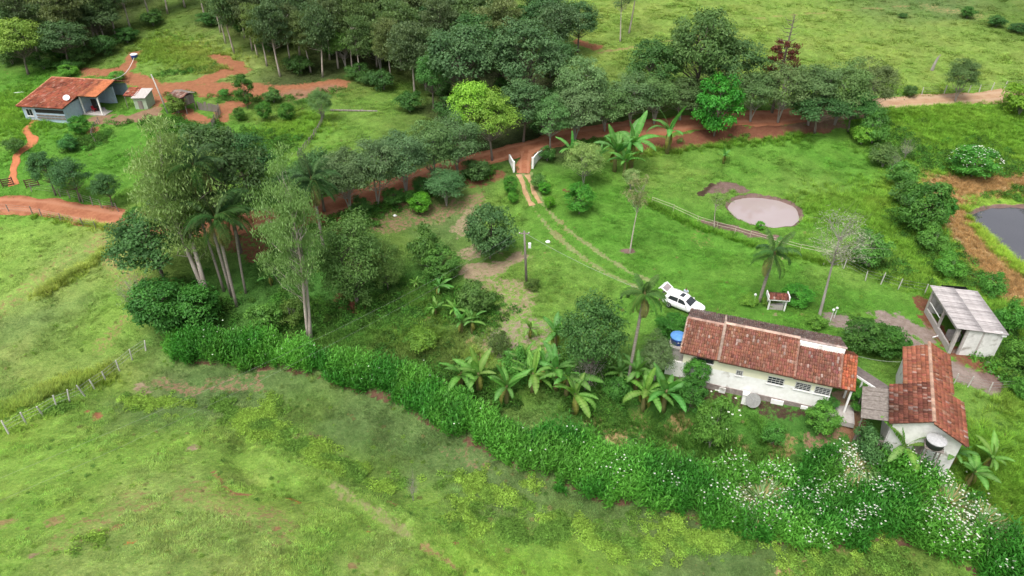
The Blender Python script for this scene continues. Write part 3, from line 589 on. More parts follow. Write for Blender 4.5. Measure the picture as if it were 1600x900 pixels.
caps('ridge_caps', fh, (10.1, 3.40, RZ+.05), (14.1, 3.40, RZ+.05), None, .13, .42, (.42,.33,.30), 3)
caps('verge_caps', fh, (3.5, -.08, EZ+.07), (3.5, 3.5, RZ+.07), None, .15, .42, (.33,.25,.20), 4)
caps('verge_caps', fh, (3.5, 7.05, BZ+.07), (3.5, 3.6, RZ+.07), None, .13, .42, (.42,.33,.28), 5)
caps('verge_caps', fh, (10.08, -.02, EZ+.02), (10.08, 3.5, RZ), None, .13, .42, (.28,.16,.12), 6)
caps('verge_caps', fh, (13.87, 0, EZ-.12), (13.87, 3.1, RZ-.46), None, .12, .42, (.28,.16,.12), 7)
caps('verge_caps', fh, (.03, 0, EZ+.05), (.03, 3.4, RZ-.06), None, .1, .42, (.36,.27,.22), 8)
# porch at the right hand end
slope(fh, 13.9, 15.25, .35, 2.55, 3.5, 4.0, clay((.36,.12,.06), .08, .2, 0, 8), 16, tw=.24)
slope(fh, 13.95, 15.3, 5.6, 2.8, 3.5, 4.0, clay((.36,.12,.06), .08, .2, 0, 9), 17, tw=.24)
for yy in (.6, 2.4, 5.3): b = MB(); b.box((14.95, yy, -.45), (15.11, yy+.16, 2.45 if yy < 1 else 3.1 if yy < 3 else 2.72)); b.build('porch_post', M['white'], fh)
b = MB(); b.box((13.46, -.6, -.8), (15.9, 5.6, -.28)); b.build('porch_floor', M['concrete'], fh)
FR = ((1,0,0), (0,-1,0))
window(fh, (2.35, .5, 2.35), *FR, 1.55, .5, 1, 0, mat_f=M['dark'])
window(fh, (5.55, .5, 1.75), *FR, .62, .62, 2, 2)
window(fh, (8.75, .5, 1.75), *FR, 1.45, .85, 3, 2)
window(fh, (11.1, .5, 1.75), *FR, 1.35, .85, 3, 3)
window(fh, (12.75, .5, 1.75), *FR, 1.35, .85, 3, 3)
window(fh, (13.45, 3.2, 1.5), (0,1,0), (1,0,0), 1.1, .9, 2, 2)
b = MB(); b.box((13.452, 4.3, -.27), (13.50, 5.2, 1.8)); d_ = b.build('door', M['wood_brown'], fh); b = MB(); b.box((13.501, 4.38, .72), (13.55, 4.44, .86)); b.build('handle', M['steel'], d_)
window(fh, (3.0, 6.68, 1.6), (-1,0,0), (0,1,0), 1.2, 1.0, 1, 1); window(fh, (9.0, 6.68, 1.6), (-1,0,0), (0,1,0), 1.2, 1.0, 1, 1)
# tank block at the left hand end
tb = MB(); tb.box((-1.15,.9,-1.2),(.345,3.0,1.1),0); tb.box((-1.05,1.15,1.1),(.34,2.9,2.45),1); tb.box((-1.2,1.05,2.45),(.3,3.0,2.6),1); tb.build('tank_stand', [M['white'], M['concrete']], fh)
def tank(name, label, loc, r, h, mb, ml, lid=True, stand=None):
    t = thing(name, label, 'water tank', loc)
    b = MB(); b.disc_stack([(r*.86, 0), (r*.9, h*.3), (r*.93, h*.34), (r*.97, h*.7), (r, h*.74), (r, h)], 24); b.build('body', mb, t, smooth=True)
    b = MB(); b.disc_stack([(r*1.05, h+.003), (r*1.07, h+.05), (r*1.04, h+.09), (r*.55, h+.2), (r*.12, h+.25)], 24); ld = b.build('lid', ml, t)
    for k in range(8):
        a = k * math.pi / 4; ca, sa = math.cos(a), math.sin(a); b = MB(); b.tube([(ca*r*.98, sa*r*.98, h+.105), (ca*r*.55, sa*r*.55, h+.205), (ca*r*.12, sa*r*.12, h+.25)], .022, 4); b.build('lid_rib', ml, ld)
    return t
fm = fh.matrix_basis if False else Matrix.Translation((15.6, 50.5, 0)) @ Matrix.Rotation(HA, 4, 'Z')
wt = tank('water_tank', 'blue round water tank on the concrete block beside the farmhouse', fm @ Vector((-.45, 2.0, 2.6)), .74, .72, M['blue_pl'], M['blue_lid'])
b = MB(); b.box((-.2,-.705,.40),(.24,-.69,.56)); b.build('maker_plate', M['whitep'], wt)
# grey mesh dish leaning on the front wall
dh = thing('satellite_dish', 'grey mesh dish leaning against the front wall of the white farmhouse', 'satellite dish', fm @ Vector((7.15, .1, -1.1)), HA)
b = MB(); n_ = 20; R_ = .7
prof = [(R_*i/6, .30*(i/6)**2) for i in range(1, 7)]
b.disc_stack(prof, n_)
o_ = b.build('dish', surf('dull_mesh', (.26,.26,.25), (.2,.2,.19), 5, .8), dh, (0, -.25, .55), (RAD(58), 0, RAD(18)))
b = MB(); b.tube([(0,0,0),(0,0,.55)], .03, 6); b.build('mount', M['steel'], dh, (0,-.15,0))
b = MB()
for k in range(3): a = k*2.1; b.tube([(R_*.9*math.cos(a), R_*.9*math.sin(a), .27), (0,0,.75)], .012, 4)
b.build('feed_arm', M['steel'], o_)
# small white tank block on the lawn
p = ground(1163, 627); wb = thing('concrete_post_block', 'small white concrete block standing on the grass below the farmhouse', 'block', (p.x, p.y, p.z), HA)
b = MB(); b.hexa([(-.28,-.28,-.2),(.28,-.28,-.2),(.28,.28,-.2),(-.28,.28,-.2)],[(-.25,-.25,.95),(.25,-.25,.95),(.25,.25,.95),(-.25,.25,.95)]); b.build('shaft', M['white'], wb)
b = MB(); b.box((-.32,-.32,.952),(.32,.32,1.05)); b.build('cap', M['block'], wb)
# ------------------------------------------------------------------ outbuilding at lower right: x right, y along the ridge into the depth
OA = math.atan2(9.6, 4.3) - math.pi/2
ob = thing('outbuilding', 'whitewashed outbuilding with an orange red gable roof below the grey shed', 'outbuilding', (34.0, 40.6, 0), OA)
g0 = -.9; RR = 4.0
def gable(b, y, hw, ze, zr, t=.16):
    b.hexa([(-hw,y,g0-.8),(hw,y,g0-.8),(hw,y+t,g0-.8),(-hw,y+t,g0-.8)], [(-hw,y,ze),(hw,y,ze),(hw,y+t,ze),(-hw,y+t,ze)])
    b.hexa([(-hw,y,ze),(hw,y,ze),(hw,y+t,ze),(-hw,y+t,ze)], [(-.05,y,zr),(.05,y,zr),(.05,y+t,zr),(-.05,y+t,zr)])
b = MB()
gable(b, .35, 2.55, 2.55, RR-.12); gable(b, 10.4, 1.6, 2.95, RR-.12)
for sx in (-1, 1):
    b.box((sx*2.55-.08, .51, g0-.8), (sx*2.55+.08, 5.2, 2.55)); b.box((sx*1.6-.08, 5.2, g0-.8), (sx*1.6+.08, 10.4, 2.95)); b.box((min(sx*1.6,sx*2.55), 5.1, g0-.8), (max(sx*1.6,sx*2.55), 5.2, 2.55))
b.build('wall', M['block'], ob)
OC = (.32,.118,.072)
def pdark(i, j, c, r): k = sstep(.35, .8, j) * sstep(.05, .35, i) ; return c * (1 - .35 * sstep(.45, .62, fbm(i*3+3, j*3, 77, 3)) )[:, None]
def oslope(sx, hw, y0, y1, zr, ze, tint, seed):
    if sx < 0: o = (-hw, y1, ze); e = (0,-1,0); u_ = (hw, 0, zr-ze)
    else: o = (hw, y0, ze); e = (0,1,0); u_ = (-hw, 0, zr-ze)
    tile_field('roof_tiles', ob, o, e, u_, y1-y0, math.hypot(hw, zr-ze), tint, .23, .38, seed)
    slab(ob, [(sx*(hw-.05), y0+.03, ze-.02), (0, y0+.03, zr-.03), (0, y1-.03, zr-.03), (sx*(hw-.05), y1-.03, ze-.02)] if sx > 0 else [(0,y0+.03,zr-.03),(sx*(hw-.05),y0+.03,ze-.02),(sx*(hw-.05),y1-.03,ze-.02),(0,y1-.03,zr-.03)], .07, M['wood_brown'])
oslope(-1, 2.95, 0, 5.2, RR, 2.62, clay((.25,.095,.065), .07, .4, .08, 21, pdark), 21); oslope(1, 2.85, -.25, 5.3, RR, 2.55, clay(OC, .05, .25, .03, 22), 22)
oslope(-1, 1.95, 5.2, 10.8, RR, 3.05, clay((.33,.125,.075), .06, .2, .02, 23), 23); oslope(1, 1.95, 5.3, 11.2, RR, 3.05, clay((.32,.12,.072), .06, .2, .02, 24), 24)
caps('ridge_caps', ob, (0, -.1, RR+.06), (0, 11.1, RR+.06), None, .15, .42, (.46,.30,.22), 9)
# lean-to of grey boards on the left
b = MB()
for k in range(7):
    y0 = .4 + k*.62; bb = MB(); dz = random.Random(k).uniform(-.02,.02)
    bb.hexa([(-5.0,y0,2.05+dz),(-2.9,y0,2.5+dz),(-2.9,y0+.58,2.5+dz),(-5.0,y0+.58,2.05+dz)], [(-5.0,y0,2.09+dz),(-2.9,y0,2.54+dz),(-2.9,y0+.58,2.54+dz),(-5.0,y0+.58,2.09+dz)])
    bb.build('lean_to_board', M['wood_grey'], ob)
for (x, y) in ((-4.85,.6),(-4.85,4.3)): b = MB(); b.tube([(x,y,g0-.6),(x,y,2.05)], .07, 6); b.build('lean_to_post', M['wood_grey'], ob)
b = MB(); b.box((-4.9,.5,g0-.5),(-2.64,.6,.1)); b.build('lean_to_rail', M['wood_grey'], ob)
window(ob, (1.2, .35, 1.0), (1,0,0), (0,-1,0), .8, .8, 1, 1)
b = MB(); b.box((-.55,.30,g0-.3),(.25,.345,1.1)); d_ = b.build('door', M['wood_grey'], ob); b = MB(); b.box((.12,.25,.1),(.18,.299,.24)); b.build('handle', M['steel'], d_)
# covered walkway between the two houses
wk = thing('covered_walkway', 'narrow dark roofed walkway joining the farmhouse porch and the outbuilding', 'walkway', (0,0,0))
A_ = fm @ Vector((15.0, 4.2, 2.3)); B_ = Matrix.Translation((34.0,40.6,0)) @ Matrix.Rotation(OA,4,'Z') @ Vector((-2.9, 4.7, 2.25)); wk.location = (A_ + B_)/2; wk.location.z = -.4
dA = A_ - wk.location; dB = B_ - wk.location; ax_ = (dB - dA).normalized(); sd_ = Vector((-ax_.y, ax_.x, 0)).normalized()
b = MB(); b.hexa([dA - sd_*.55, dB - sd_*.55, dB + sd_*.55, dA + sd_*.55], [dA - sd_*.55 + ZUP*.06, dB - sd_*.55 + ZUP*.06, dB + sd_*.55 + ZUP*.06, dA + sd_*.55 + ZUP*.06]); b.build('roof_sheet', surf('dark_sheet', (.15,.125,.115), (.09,.075,.07), 3, .85), wk)
b = MB(); b.hexa([dA - sd_*.62 - ZUP*.16, dB - sd_*.62 - ZUP*.16, dB - sd_*.56 - ZUP*.16, dA - sd_*.56 - ZUP*.16], [dA - sd_*.62 + ZUP*.05, dB - sd_*.62 + ZUP*.05, dB - sd_*.56 + ZUP*.05, dA - sd_*.56 + ZUP*.05]); b.build('fascia', M['white'], wk)
for t in (.12, .45, .62, .95):
    q_ = dA.lerp(dB, t) - sd_*.5; b = MB(); b.box((q_.x-.06, q_.y-.06, -.4), (q_.x+.06, q_.y+.06, q_.z-.002)); b.build('post', M['white'], wk)
# grey water tank on a wooden trestle before the outbuilding
om = Matrix.Translation((34.0,40.6,0)) @ Matrix.Rotation(OA,4,'Z')
q_ = om @ Vector((.55, -.55, 0)); gz = H(q_.x, q_.y)
st = thing('tank_trestle', 'wooden trestle carrying the grey tank against the outbuilding gable', 'trestle', (q_.x, q_.y, gz), OA)
for (x, y) in ((-.5,-.5),(.5,-.5),(-.5,.45),(.5,.45)): b = MB(); b.tube([(x*1.15,y*1.1,-.2),(x,y,2.0-gz)], .06, 5); b.build('leg', M['wood_grey'], st)
for k in range(4): b = MB(); b.box((-.7,-.62+k*.31,2.0-gz),(.7,-.36+k*.31,2.06-gz)); b.build('plank', M['wood_grey'], st)
b = MB(); b.tube([(-.55,-.55,.3),(.5,-.5,1.7)], .035, 4); b.build('brace', M['wood_grey'], st)
tank('water_tank', 'dark round tank with a flat grey lid at the outbuilding gable', (q_.x, q_.y, 2.062), .72, .62, M['black_pl'], M['grey_lid'])
# ------------------------------------------------------------------ grey shed: x across, y into the depth
SA = math.atan2(-(44.3-43.3), 61.5-54.0)
sh = thing('shed', 'open sided concrete shed with a grey corrugated roof near the right edge', 'shed', (43.4, 54.2, 0), SA)
gz = -.45; b = MB()
b.box((.15,.2,gz-.6),(.33,7.1,.45),0)
for y in (.2, 3.55, 6.85): b.box((.151,y,.45),(.331,y+.28,2.75),0)
b.box((.331,.2,2.45),(.16,7.12,2.74),0)
b.box((1.25,.2,gz-.6),(4.3,.36,2.72),1); b.box((.34,.21,gz-.6),(.48,.35,2.7),0); b.box((4.3,.19,gz-.6),(4.48,7.1,2.6),1); b.box((.33,6.95,gz-.6),(4.3,7.1,2.7),1)
b.box((.34,.36,gz-.3),(4.3,6.95,gz+.12),2)
b.build('wall', [M['concrete'], M['block'], surf('shed_floor', (.16,.11,.09), (.11,.08,.065), 2, .95)], sh)
b = MB(); b.box((1.0,.205,gz),(1.248,.355,2.7)); b.build('door_jamb', M['concrete'], sh)
b = MB(); b.box((2.55,.17,gz-.3),(2.72,.199,2.72)); b.build('wall_joint', M['concrete'], sh)
b = MB(); b.box((.2,4.0,1.25),(.28,6.8,1.31)); b.build('rail', M['white'], sh)
b = MB(); b.box((1.0,2.3,gz+.121),(2.0,3.2,.55)); b.build('trough', M['concrete'], sh)
def sheet_mesh(w_, l_, n_=12):
    xs_ = np.linspace(0, w_, n_*4+1); zz = .028*np.cos(xs_/w_*n_*2*np.pi)
    V = np.concatenate([np.stack([xs_, np.full_like(xs_, y), zz + dz], 1) for y, dz in ((0,0),(l_,0),(0,-.012),(l_,-.012))]); k = len(xs_); i = np.arange(k-1)
    F = np.concatenate([np.stack([i, i+1, i+1+k, i+k],1), np.stack([i+2*k, i+3*k, i+3*k+1, i+2*k+1],1), np.stack([i, i+2*k, i+2*k+1, i+1],1)])
    return V, F
smesh = []
for k in range(5):
    V, F = sheet_mesh(2.52, 1.0, 1); tv = 1.0
    xs_ = np.linspace(0, 2.52, 9); nrow = 9; ys_ = np.linspace(0, .98, 25); zz = .045*np.cos(ys_/.98*6*2*np.pi)
    V = np.concatenate([np.stack([np.full_like(ys_, x), ys_, zz], 1) for x in (0, 2.52)] + [np.stack([np.full_like(ys_, x), ys_, zz - .012], 1) for x in (0, 2.52)]); q2 = len(ys_); i = np.arange(q2-1)
    F = np.concatenate([np.stack([i, i+q2, i+q2+1, i+1],1), np.stack([i+2*q2, i+2*q2+1, i+3*q2+1, i+3*q2],1), np.stack([i, i+1, i+2*q2+1, i+2*q2],1), np.stack([i+q2, i+3*q2, i+3*q2+1, i+q2+1],1)])
    tv = rng.uniform(.85, 1.1); bnd = np.repeat(rng.uniform(.72, 1.25, 13), 2)[:q2]; m_ = npmesh('roof_sheet', V, F, np.tile(bnd, 4)[:, None] * np.array((1.0, .97, .97))[None] * tv); m_.materials.append(M['fibre']); smesh.append(m_)
tilt = math.atan2(.32, 4.8)
for c_ in range(2):
    for r_ in range(8):
        if c_ == 1 and r_ == 7: pass
        o_ = link('roof_sheet', smesh[int(rng.integers(5))], sh, None, (-.12 + c_*2.36, -.1 + r_*.94, 2.98 - c_*2.36*math.tan(tilt) + (0.02 if c_ == 0 else 0)), (0, tilt, rng.normal(0,.004)))
b = MB(); b.box((1.2,7.42,2.83),(3.7,7.9,2.86)); b.build('roof_patch', M['fibre'], sh)
set_col(sh.children[-1].data, 'tint', np.tile((.95,.93,.92), (8,1)))
b = MB(); b.box((4.2,.0,2.35),(4.62,.25,2.6)); b.build('gutter_head', M['whitep'], sh)
# ------------------------------------------------------------------ little roofed stand on the lawn
p = ground(1211, 482); gs = thing('roofed_stand', 'little red tiled roof on white posts standing on the lawn behind the farmhouse', 'garden stand', (p.x, p.y, p.z), RAD(-6))
for x in (-.85, .85):
    for y in (-.35, .35): b = MB(); b.box((x-.07,y-.07,-.2),(x+.07,y+.07,1.45 if y < 0 else 1.5)); b.build('post', M['white'], gs)
b = MB(); b.box((-1.1,-.62,1.42),(1.1,-.52,1.54)); b.box((-1.12,-.52,1.44),(-1.02,.62,1.9)); b.box((1.02,-.52,1.44),(1.12,.62,1.9)); b.build('roof_frame', M['white'], gs)
tile_field('roof_tiles', gs, (-1.0,-.6,1.5), (1,0,0), (0,.62,.42), 2.0, .75, clay((.22,.085,.06), .1, .3, .05, 31), .2, .33, 31); tile_field('roof_tiles', gs, (1.0,.64,1.5), (-1,0,0), (0,-.62,.42), 2.0, .75, clay((.22,.085,.06), .1, .3, .05, 32), .2, .33, 32)
b = MB(); b.hexa([(-1,-.55,1.44),(1,-.55,1.44),(1,.6,1.44),(-1,.6,1.44)], [(-1,-.02,1.86),(1,-.02,1.86),(1,.04,1.86),(-1,.04,1.86)]); b.build('roof_core', M['wood_brown'], gs)
b = MB(); b.box((-.7,-.28,-.2),(.7,.3,.62)); b.build('hearth', M['concrete'], gs)
# ------------------------------------------------------------------ blue farmhouse upper left (x right, y into depth)
r0 = at(81, 121, 7.9); r1 = at(179, 126, 7.9); BA = math.atan2(r1.y - r0.y, r1.x - r0.x); BW = (r1 - r0).length
gzb = 4.0
bh = thing('cottage', 'pale blue cottage with an orange red tile roof and open porch', 'house', (r0.x, r0.y, gzb), BA)
im = (Matrix.Translation((r0.x, r0.y, gzb)) @ Matrix.Rotation(BA, 4, 'Z')).inverted()
E1 = im @ at(50, 167, 6.35); E2 = im @ at(97, 170, 6.35); E3 = im @ at(160, 157, 6.5)
yw = (E1.y + E2.y)/2; ym = E3.y; xw = E2.x
rz = 3.9
def zroof(y): return rz + (rz - 2.3) * (y / -yw)
def pnew(i, j, c, r): k = sstep(.62, .7, i + (fbm(i*8, j*6, 41, 2)-.5)*.12); return c * (1 - k[:, None]) + np.array((.50,.185,.085)) * r.uniform(.85, 1.1, (len(i),1)) * k[:, None]
L1 = math.hypot(ym, rz - zroof(ym)); sl = (0, -ym, rz - zroof(ym))
tile_field('roof_tiles', bh, (xw, ym, zroof(ym)), (1,0,0), sl, BW - xw, L1, clay((.34,.12,.065), .05, .25, 0, 41, lambda i,j,c,r: pnew(i*.55+.45,j,c,r)), .26, .42, 41)
L2 = math.hypot(yw, rz - zroof(yw))
tile_field('roof_tiles', bh, (0, yw, zroof(yw)), (1,0,0), sl, xw, L2, clay((.30,.095,.055), .10, .35, 0, 42), .26, .42, 42)
slab(bh, [(.05, yw+.1, zroof(yw)-.03), (xw-.05, yw+.1, zroof(yw)-.03), (xw-.05, 0, rz-.03), (.05, 0, rz-.03)], .1, M['wood_brown']); slab(bh, [(xw+.0, ym+.1, zroof(ym)-.03), (BW-.05, ym+.1, zroof(ym)-.03), (BW-.05, 0, rz-.03), (xw, 0, rz-.03)], .1, M['wood_brown'])
tile_field('roof_tiles', bh, (BW, 3.4, 2.6), (-1,0,0), (0,-3.4,rz-2.6), BW, math.hypot(3.4, rz-2.6), clay((.32,.11,.06), .05, .25, 0, 43), .3, .5, 43)
slab(bh, [(.05,0,rz-.04),(BW-.05,0,rz-.04),(BW-.05,3.3,2.56),(.05,3.3,2.56)], .08, M['wood_brown'])
caps('ridge_caps', bh, (0,0,rz+.06), (BW,0,rz+.06), None, .17, .45, (.40,.17,.1), 10); caps('verge_caps', bh, (.05,yw,zroof(yw)+.05), (.05,0,rz+.05), None, .15, .45, (.46,.22,.12), 11)
b = MB(); z1 = zroof(yw+.5) - .14
b.hexa([(.5,yw+.5,-.9),(xw-.4,yw+.5,-.9),(xw-.4,yw+.68,-.9),(.5,yw+.68,-.9)],[(.5,yw+.5,z1),(xw-.4,yw+.5,z1),(xw-.4,yw+.68,z1),(.5,yw+.68,z1)])
for x0 in (.5, xw-.58): b.hexa([(x0,yw+.68,-.9),(x0+.18,yw+.68,-.9),(x0+.18,2.9,-.9),(x0,2.9,-.9)],[(x0,yw+.68,z1),(x0+.18,yw+.68,z1),(x0+.18,2.9,2.55),(x0,2.9,2.55)])
b.hexa([(xw-.58,ym+1.6,-.9),(BW-4.0,ym+2.6,-.9),(BW-4.0,ym+2.78,-.9),(xw-.58,ym+1.78,-.9)],[(xw-.58,ym+1.6,2.6),(BW-4.0,ym+2.6,2.75),(BW-4.0,ym+2.78,2.75),(xw-.58,ym+1.78,2.6)])
b.box((BW-4.0,ym+2.6,-.9),(BW-3.82,2.9,2.7)); b.box((.5,2.9,-.9),(BW-.42,3.08,2.5)); b.box((BW-3.82,-.3,-.9),(BW-.6,-.12,2.9))
b.build('wall', M['blue_wall'], bh)
b = MB(); b.box((xw-.35,ym+.2,-.9),(BW+.3,ym+2.5,-.02)); b.box((BW-3.8,ym+2.5,-.9),(BW+.3,-.3,-.02)); b.build('porch_floor', M['concrete'], bh)
window(bh, (1.6, yw+.5, 1.25), (1,0,0), (0,-1,0), 1.1, 1.15, 1, 0, mat_f=M['whitep'])
b = MB(); b.box((2.7,yw+.44,1.3),(xw-.45,yw+.498,1.85)); b.build('veranda_shade_panel', M['dark'], bh)  # solid dark panel painting the shade inside the veranda
for k in range(2): b = MB(); b.box((2.7,yw+.38,.35+k*.42),(xw-.42,yw+.44,.6+k*.42)); b.build('veranda_board', M['wood_grey'], bh)
for x in (BW-3.3, BW-.25): b = MB(); b.box((x-.09,ym+.35,-.9),(x+.09,ym+.53,zroof(ym+.4)-.16)); b.build('porch_post', M['white'], bh)
b = MB(); b.box((xw+.5,ym+1.88,-.02),(xw+1.4,ym+1.95,1.9)); d_ = b.build('door', M['dark'], bh); b = MB(); b.box((xw+1.25,ym+1.8,.9),(xw+1.33,ym+1.878,1.0)); b.build('handle', M['steel'], d_)
bm_ = Matrix.Translation((r0.x, r0.y, gzb)) @ Matrix.Rotation(BA, 4, 'Z')
# dish aerial on the cottage roof
q_ = bm_ @ Vector((xw-.7, yw+2.4, zroof(yw+2.4)))
sdh = thing('satellite_dish', 'small white dish aerial on the roof edge of the blue cottage', 'satellite dish', q_, BA)
b = MB(); b.tube([(0,0,-.1),(0,0,.35)], .03, 6); b.build('mast', M['steel'], sdh)
b = MB(); b.disc_stack([(.5*i/5, .12*(i/5)**2) for i in range(1,6)], 18); d_ = b.build('dish', M['whitep'], sdh, (0,0,.45), (RAD(40), 0, RAD(30)))
b = MB(); b.tube([(.3,0,.08),(0,0,.45)], .015, 4); b.build('feed_arm', M['steel'], d_)
def chair(lab, loc, rz_, mat):
    t = thing('plastic_chair', lab, 'chair', loc, rz_)
    b = MB(); b.box((-.25,-.25,.40),(.25,.25,.45)); b.build('seat', mat, t); b = MB(); b.hexa([(-.25,.22,.45),(.25,.22,.45),(.25,.27,.45),(-.25,.27,.45)],[(-.23,.34,.9),(.23,.34,.9),(.23,.38,.9),(-.23,.38,.9)]); b.build('backrest', mat, t)
    for x in (-.21,.21):
        for y in (-.21,.21): b = MB(); b.tube([(x*1.15,y*1.15,0),(x,y,.4)], .03, 5); b.build('leg', mat, t)
chair('red plastic chair on the porch of the blue cottage', bm_ @ Vector((BW-2.3, ym+1.5, -.02)), 1.2, M['red_pl'])
chair('white plastic chair on the porch of the blue cottage', bm_ @ Vector((BW-3.9, ym+1.2, -.02)), .4, M['whitep'])
# pale green lean-to behind the eucalyptus
p = ground(226, 168); gl = thing('lean_to', 'pale green walled lean-to with a few roof tiles behind the eucalyptus', 'lean-to', (p.x, p.y, p.z), RAD(-8))
b = MB(); b.hexa([(-1.2,-.6,-.5),(1.0,-.6,-.5),(1.0,1.6,-.5),(-1.2,1.6,-.5)],[(-1.2,-.6,1.7),(1.0,-.6,1.9),(1.0,1.6,2.5),(-1.2,1.6,2.4)]); b.build('wall', M['green_wall'], gl)
slab(gl, [(-1.3,-.9,1.84),(1.2,-.9,1.99),(1.2,1.8,2.68),(-1.3,1.8,2.58)], .08, M['fibre_plain'] if 'fibre_plain' in M else M['concrete'], 'roof_sheet')
b = MB(); b.box((-.5,-.66,-.4),(.3,-.602,1.35)); b.build('door', M['wood_grey'], gl)
tile_field('roof_tiles', gl, (-3.0,-.3,1.9), (1,0,0), (0,2.2,.7), 2.2, 2.3, clay((.3,.1,.06), .1, .3, .05, 51), .26, .42, 51)
slab(gl, [(-2.95,-.25,1.86),(-.85,-.25,1.86),(-.85,1.85,2.54),(-2.95,1.85,2.54)], .07, M['wood_brown'])
for x in (-2.8,-1.3):
    for y, zt in ((-.2, 1.8),(1.7, 2.4)): b = MB(); b.tube([(x,y,-.5),(x,y,zt)], .06, 5); b.build('post', M['wood_grey'], gl)
# wooden hut on stilts
p = ground(291, 172); ht = thing('hut', 'small wooden hut on stilts with a patched roof on the red soil', 'hut', (p.x, p.y, p.z), RAD(-28))
for k in range(6): x = -1.3 + k*.52; b = MB(); b.box((x-.24,-1.0,1.2),(x+.24,-.94,2.55+.0)); b.build('board', M['wood_brown'], ht)
for k in range(4): y = -.75 + k*.5; b = MB(); b.box((1.26,y-.23,1.2),(1.32,y+.23,2.6)); b.build('board', M['wood_grey'], ht)
b = MB(); b.box((-1.5,-.93,1.1),(1.25,1.0,2.5)); b.build('wall', M['wood_brown'], ht)
for x in (-1.3,1.2):
    for y in (-.85,.9): b = MB(); b.tube([(x*1.02,y*1.05,-.3),(x,y,1.15)], .075, 6); b.build('stilt', M['wood_grey'], ht)
b = MB(); b.hexa([(-1.7,0,2.95),(-1.7,1.4,2.6),(1.5,1.4,2.6),(1.5,0,2.95)],[(-1.7,0,3.0),(-1.7,1.4,2.65),(1.5,1.4,2.65),(1.5,0,3.0)]); b.build('roof_sheet', M['wood_grey'], ht)
tile_field('roof_tiles', ht, (-1.6,-1.45,2.5), (1,0,0), (0,1.45,.5), 3.1, 1.5, clay((.24,.13,.10), .3, .35, .15, 52), .24, .4, 52)
slab(ht, [(-1.55,-1.4,2.46),(1.45,-1.4,2.46),(1.45,0,2.94),(-1.55,0,2.94)], .06, M['wood_brown'])
b = MB(); b.tube([(-.2,-1.9,-.2),(-.2,-1.0,1.25)], .05, 4); b.tube([(.3,-1.9,-.2),(.3,-1.0,1.25)], .05, 4)
for k in range(4): t=.2+k*.2; b.tube([(-.2,-1.9+.9*t,-.2+1.45*t),(.3,-1.9+.9*t,-.2+1.45*t)], .03, 4)
b.build('ladder', M['wood_grey'], ht)
# blue and white tank on the slope with its pipe
p = ground(211, 92); p.z -= .05
tank('water_tank', 'small blue water tank with a white lid high on the grassy slope', p, .62, .75, M['blue_pl'], M['whitep'])
e = bm_ @ Vector((BW-.5, .2, rz+.12)); pts = []
for k in range(9):
    t = k/8; q_ = p.lerp(e, t); q_.z = (p.z+.3)*(1-t) + e.z*t - .9*math.sin(math.pi*t); q_.z = max(q_.z, H(q_.x,q_.y)+.08); pts.append(q_ - p)
pp = thing('water_pipe', 'pale hose running from the slope tank down to the blue cottage', 'pipe', p); b = MB(); b.tube(pts, .05, 5); b.build('hose', M['whitep'], pp)
# ------------------------------------------------------------------ white car with its tailgate up; x forward
ca = ground(1043, 470); cb = ground(1094, 488); cang = math.atan2(cb.y - ca.y, cb.x - ca.x); cc = ground(1067, 482)
car = thing('parked_car', 'white hatchback car with its tailgate raised beside the farmhouse', 'car', (cc.x, cc.y, cc.z + .03), cang)
def loft(b, stations, mi=0):                             # stations: (x, half profile [(y, z) ... bottom to top centre])
    rings = []
    for x, pr in stations:
        rings.append([(x, y, z) for y, z in pr] + [(x, -y, z) for y, z in reversed(pr)])
    k = len(rings[0]); base = len(b.v)
    for r_ in rings: b.v += r_
    for i in range(len(rings)-1):
        for j in range(k): b.f.append((base+i*k+j, base+i*k+(j+1) % k, base+(i+1)*k+(j+1) % k, base+(i+1)*k+j)); b.mi.append(mi)
    b.f.append(tuple(base+j for j in range(k))); b.f.append(tuple(base+(len(rings)-1)*k+j for j in range(k-1,-1,-1))); b.mi += [mi, mi]
b = MB()
def pr(w_, zb, zt, wt=None): wt = wt or w_*.93; return [(w_*.9, zb), (w_, zb+.18), (w_*1.0, (zb+zt)/2+.08), (wt, zt-.04), (wt*.9, zt)]
loft(b, [(-2.18, pr(.74,.42,.86)), (-2.08, pr(.85,.32,.98)), (-1.3, pr(.89,.28,1.02)), (0, pr(.89,.26,1.02)), (.95, pr(.89,.28,1.0)), (1.6, pr(.87,.3,.94)), (2.05, pr(.80,.34,.82)), (2.2, pr(.66,.42,.68))])
b.build('body', M['paint'], car, smooth=True)
b = MB()
loft(b, [(-1.98, [(.80,.985),(.70,1.12),(.40,1.14)]), (-1.72, [(.80,.99),(.66,1.50),(.40,1.56)]), (-.9, [(.81,.99),(.66,1.56),(.40,1.63)]), (.1, [(.81,.99),(.65,1.53),(.40,1.60)]), (.35, [(.81,.99),(.66,1.40),(.40,1.47)]), (1.12, [(.78,.97),(.74,1.0),(.40,1.02)])])
cab = b.build('cabin', M['paint'], car, smooth=False)
def panel(name, pts, n_, mat, par, t=.012):
    pts = [Vector(p_) for p_ in pts]; n_ = Vector(n_).normalized(); b = MB(); b.hexa([p_ + n_*.006 for p_ in pts], [p_ + n_*(.006+t) for p_ in pts]); return b.build(name, mat, par)
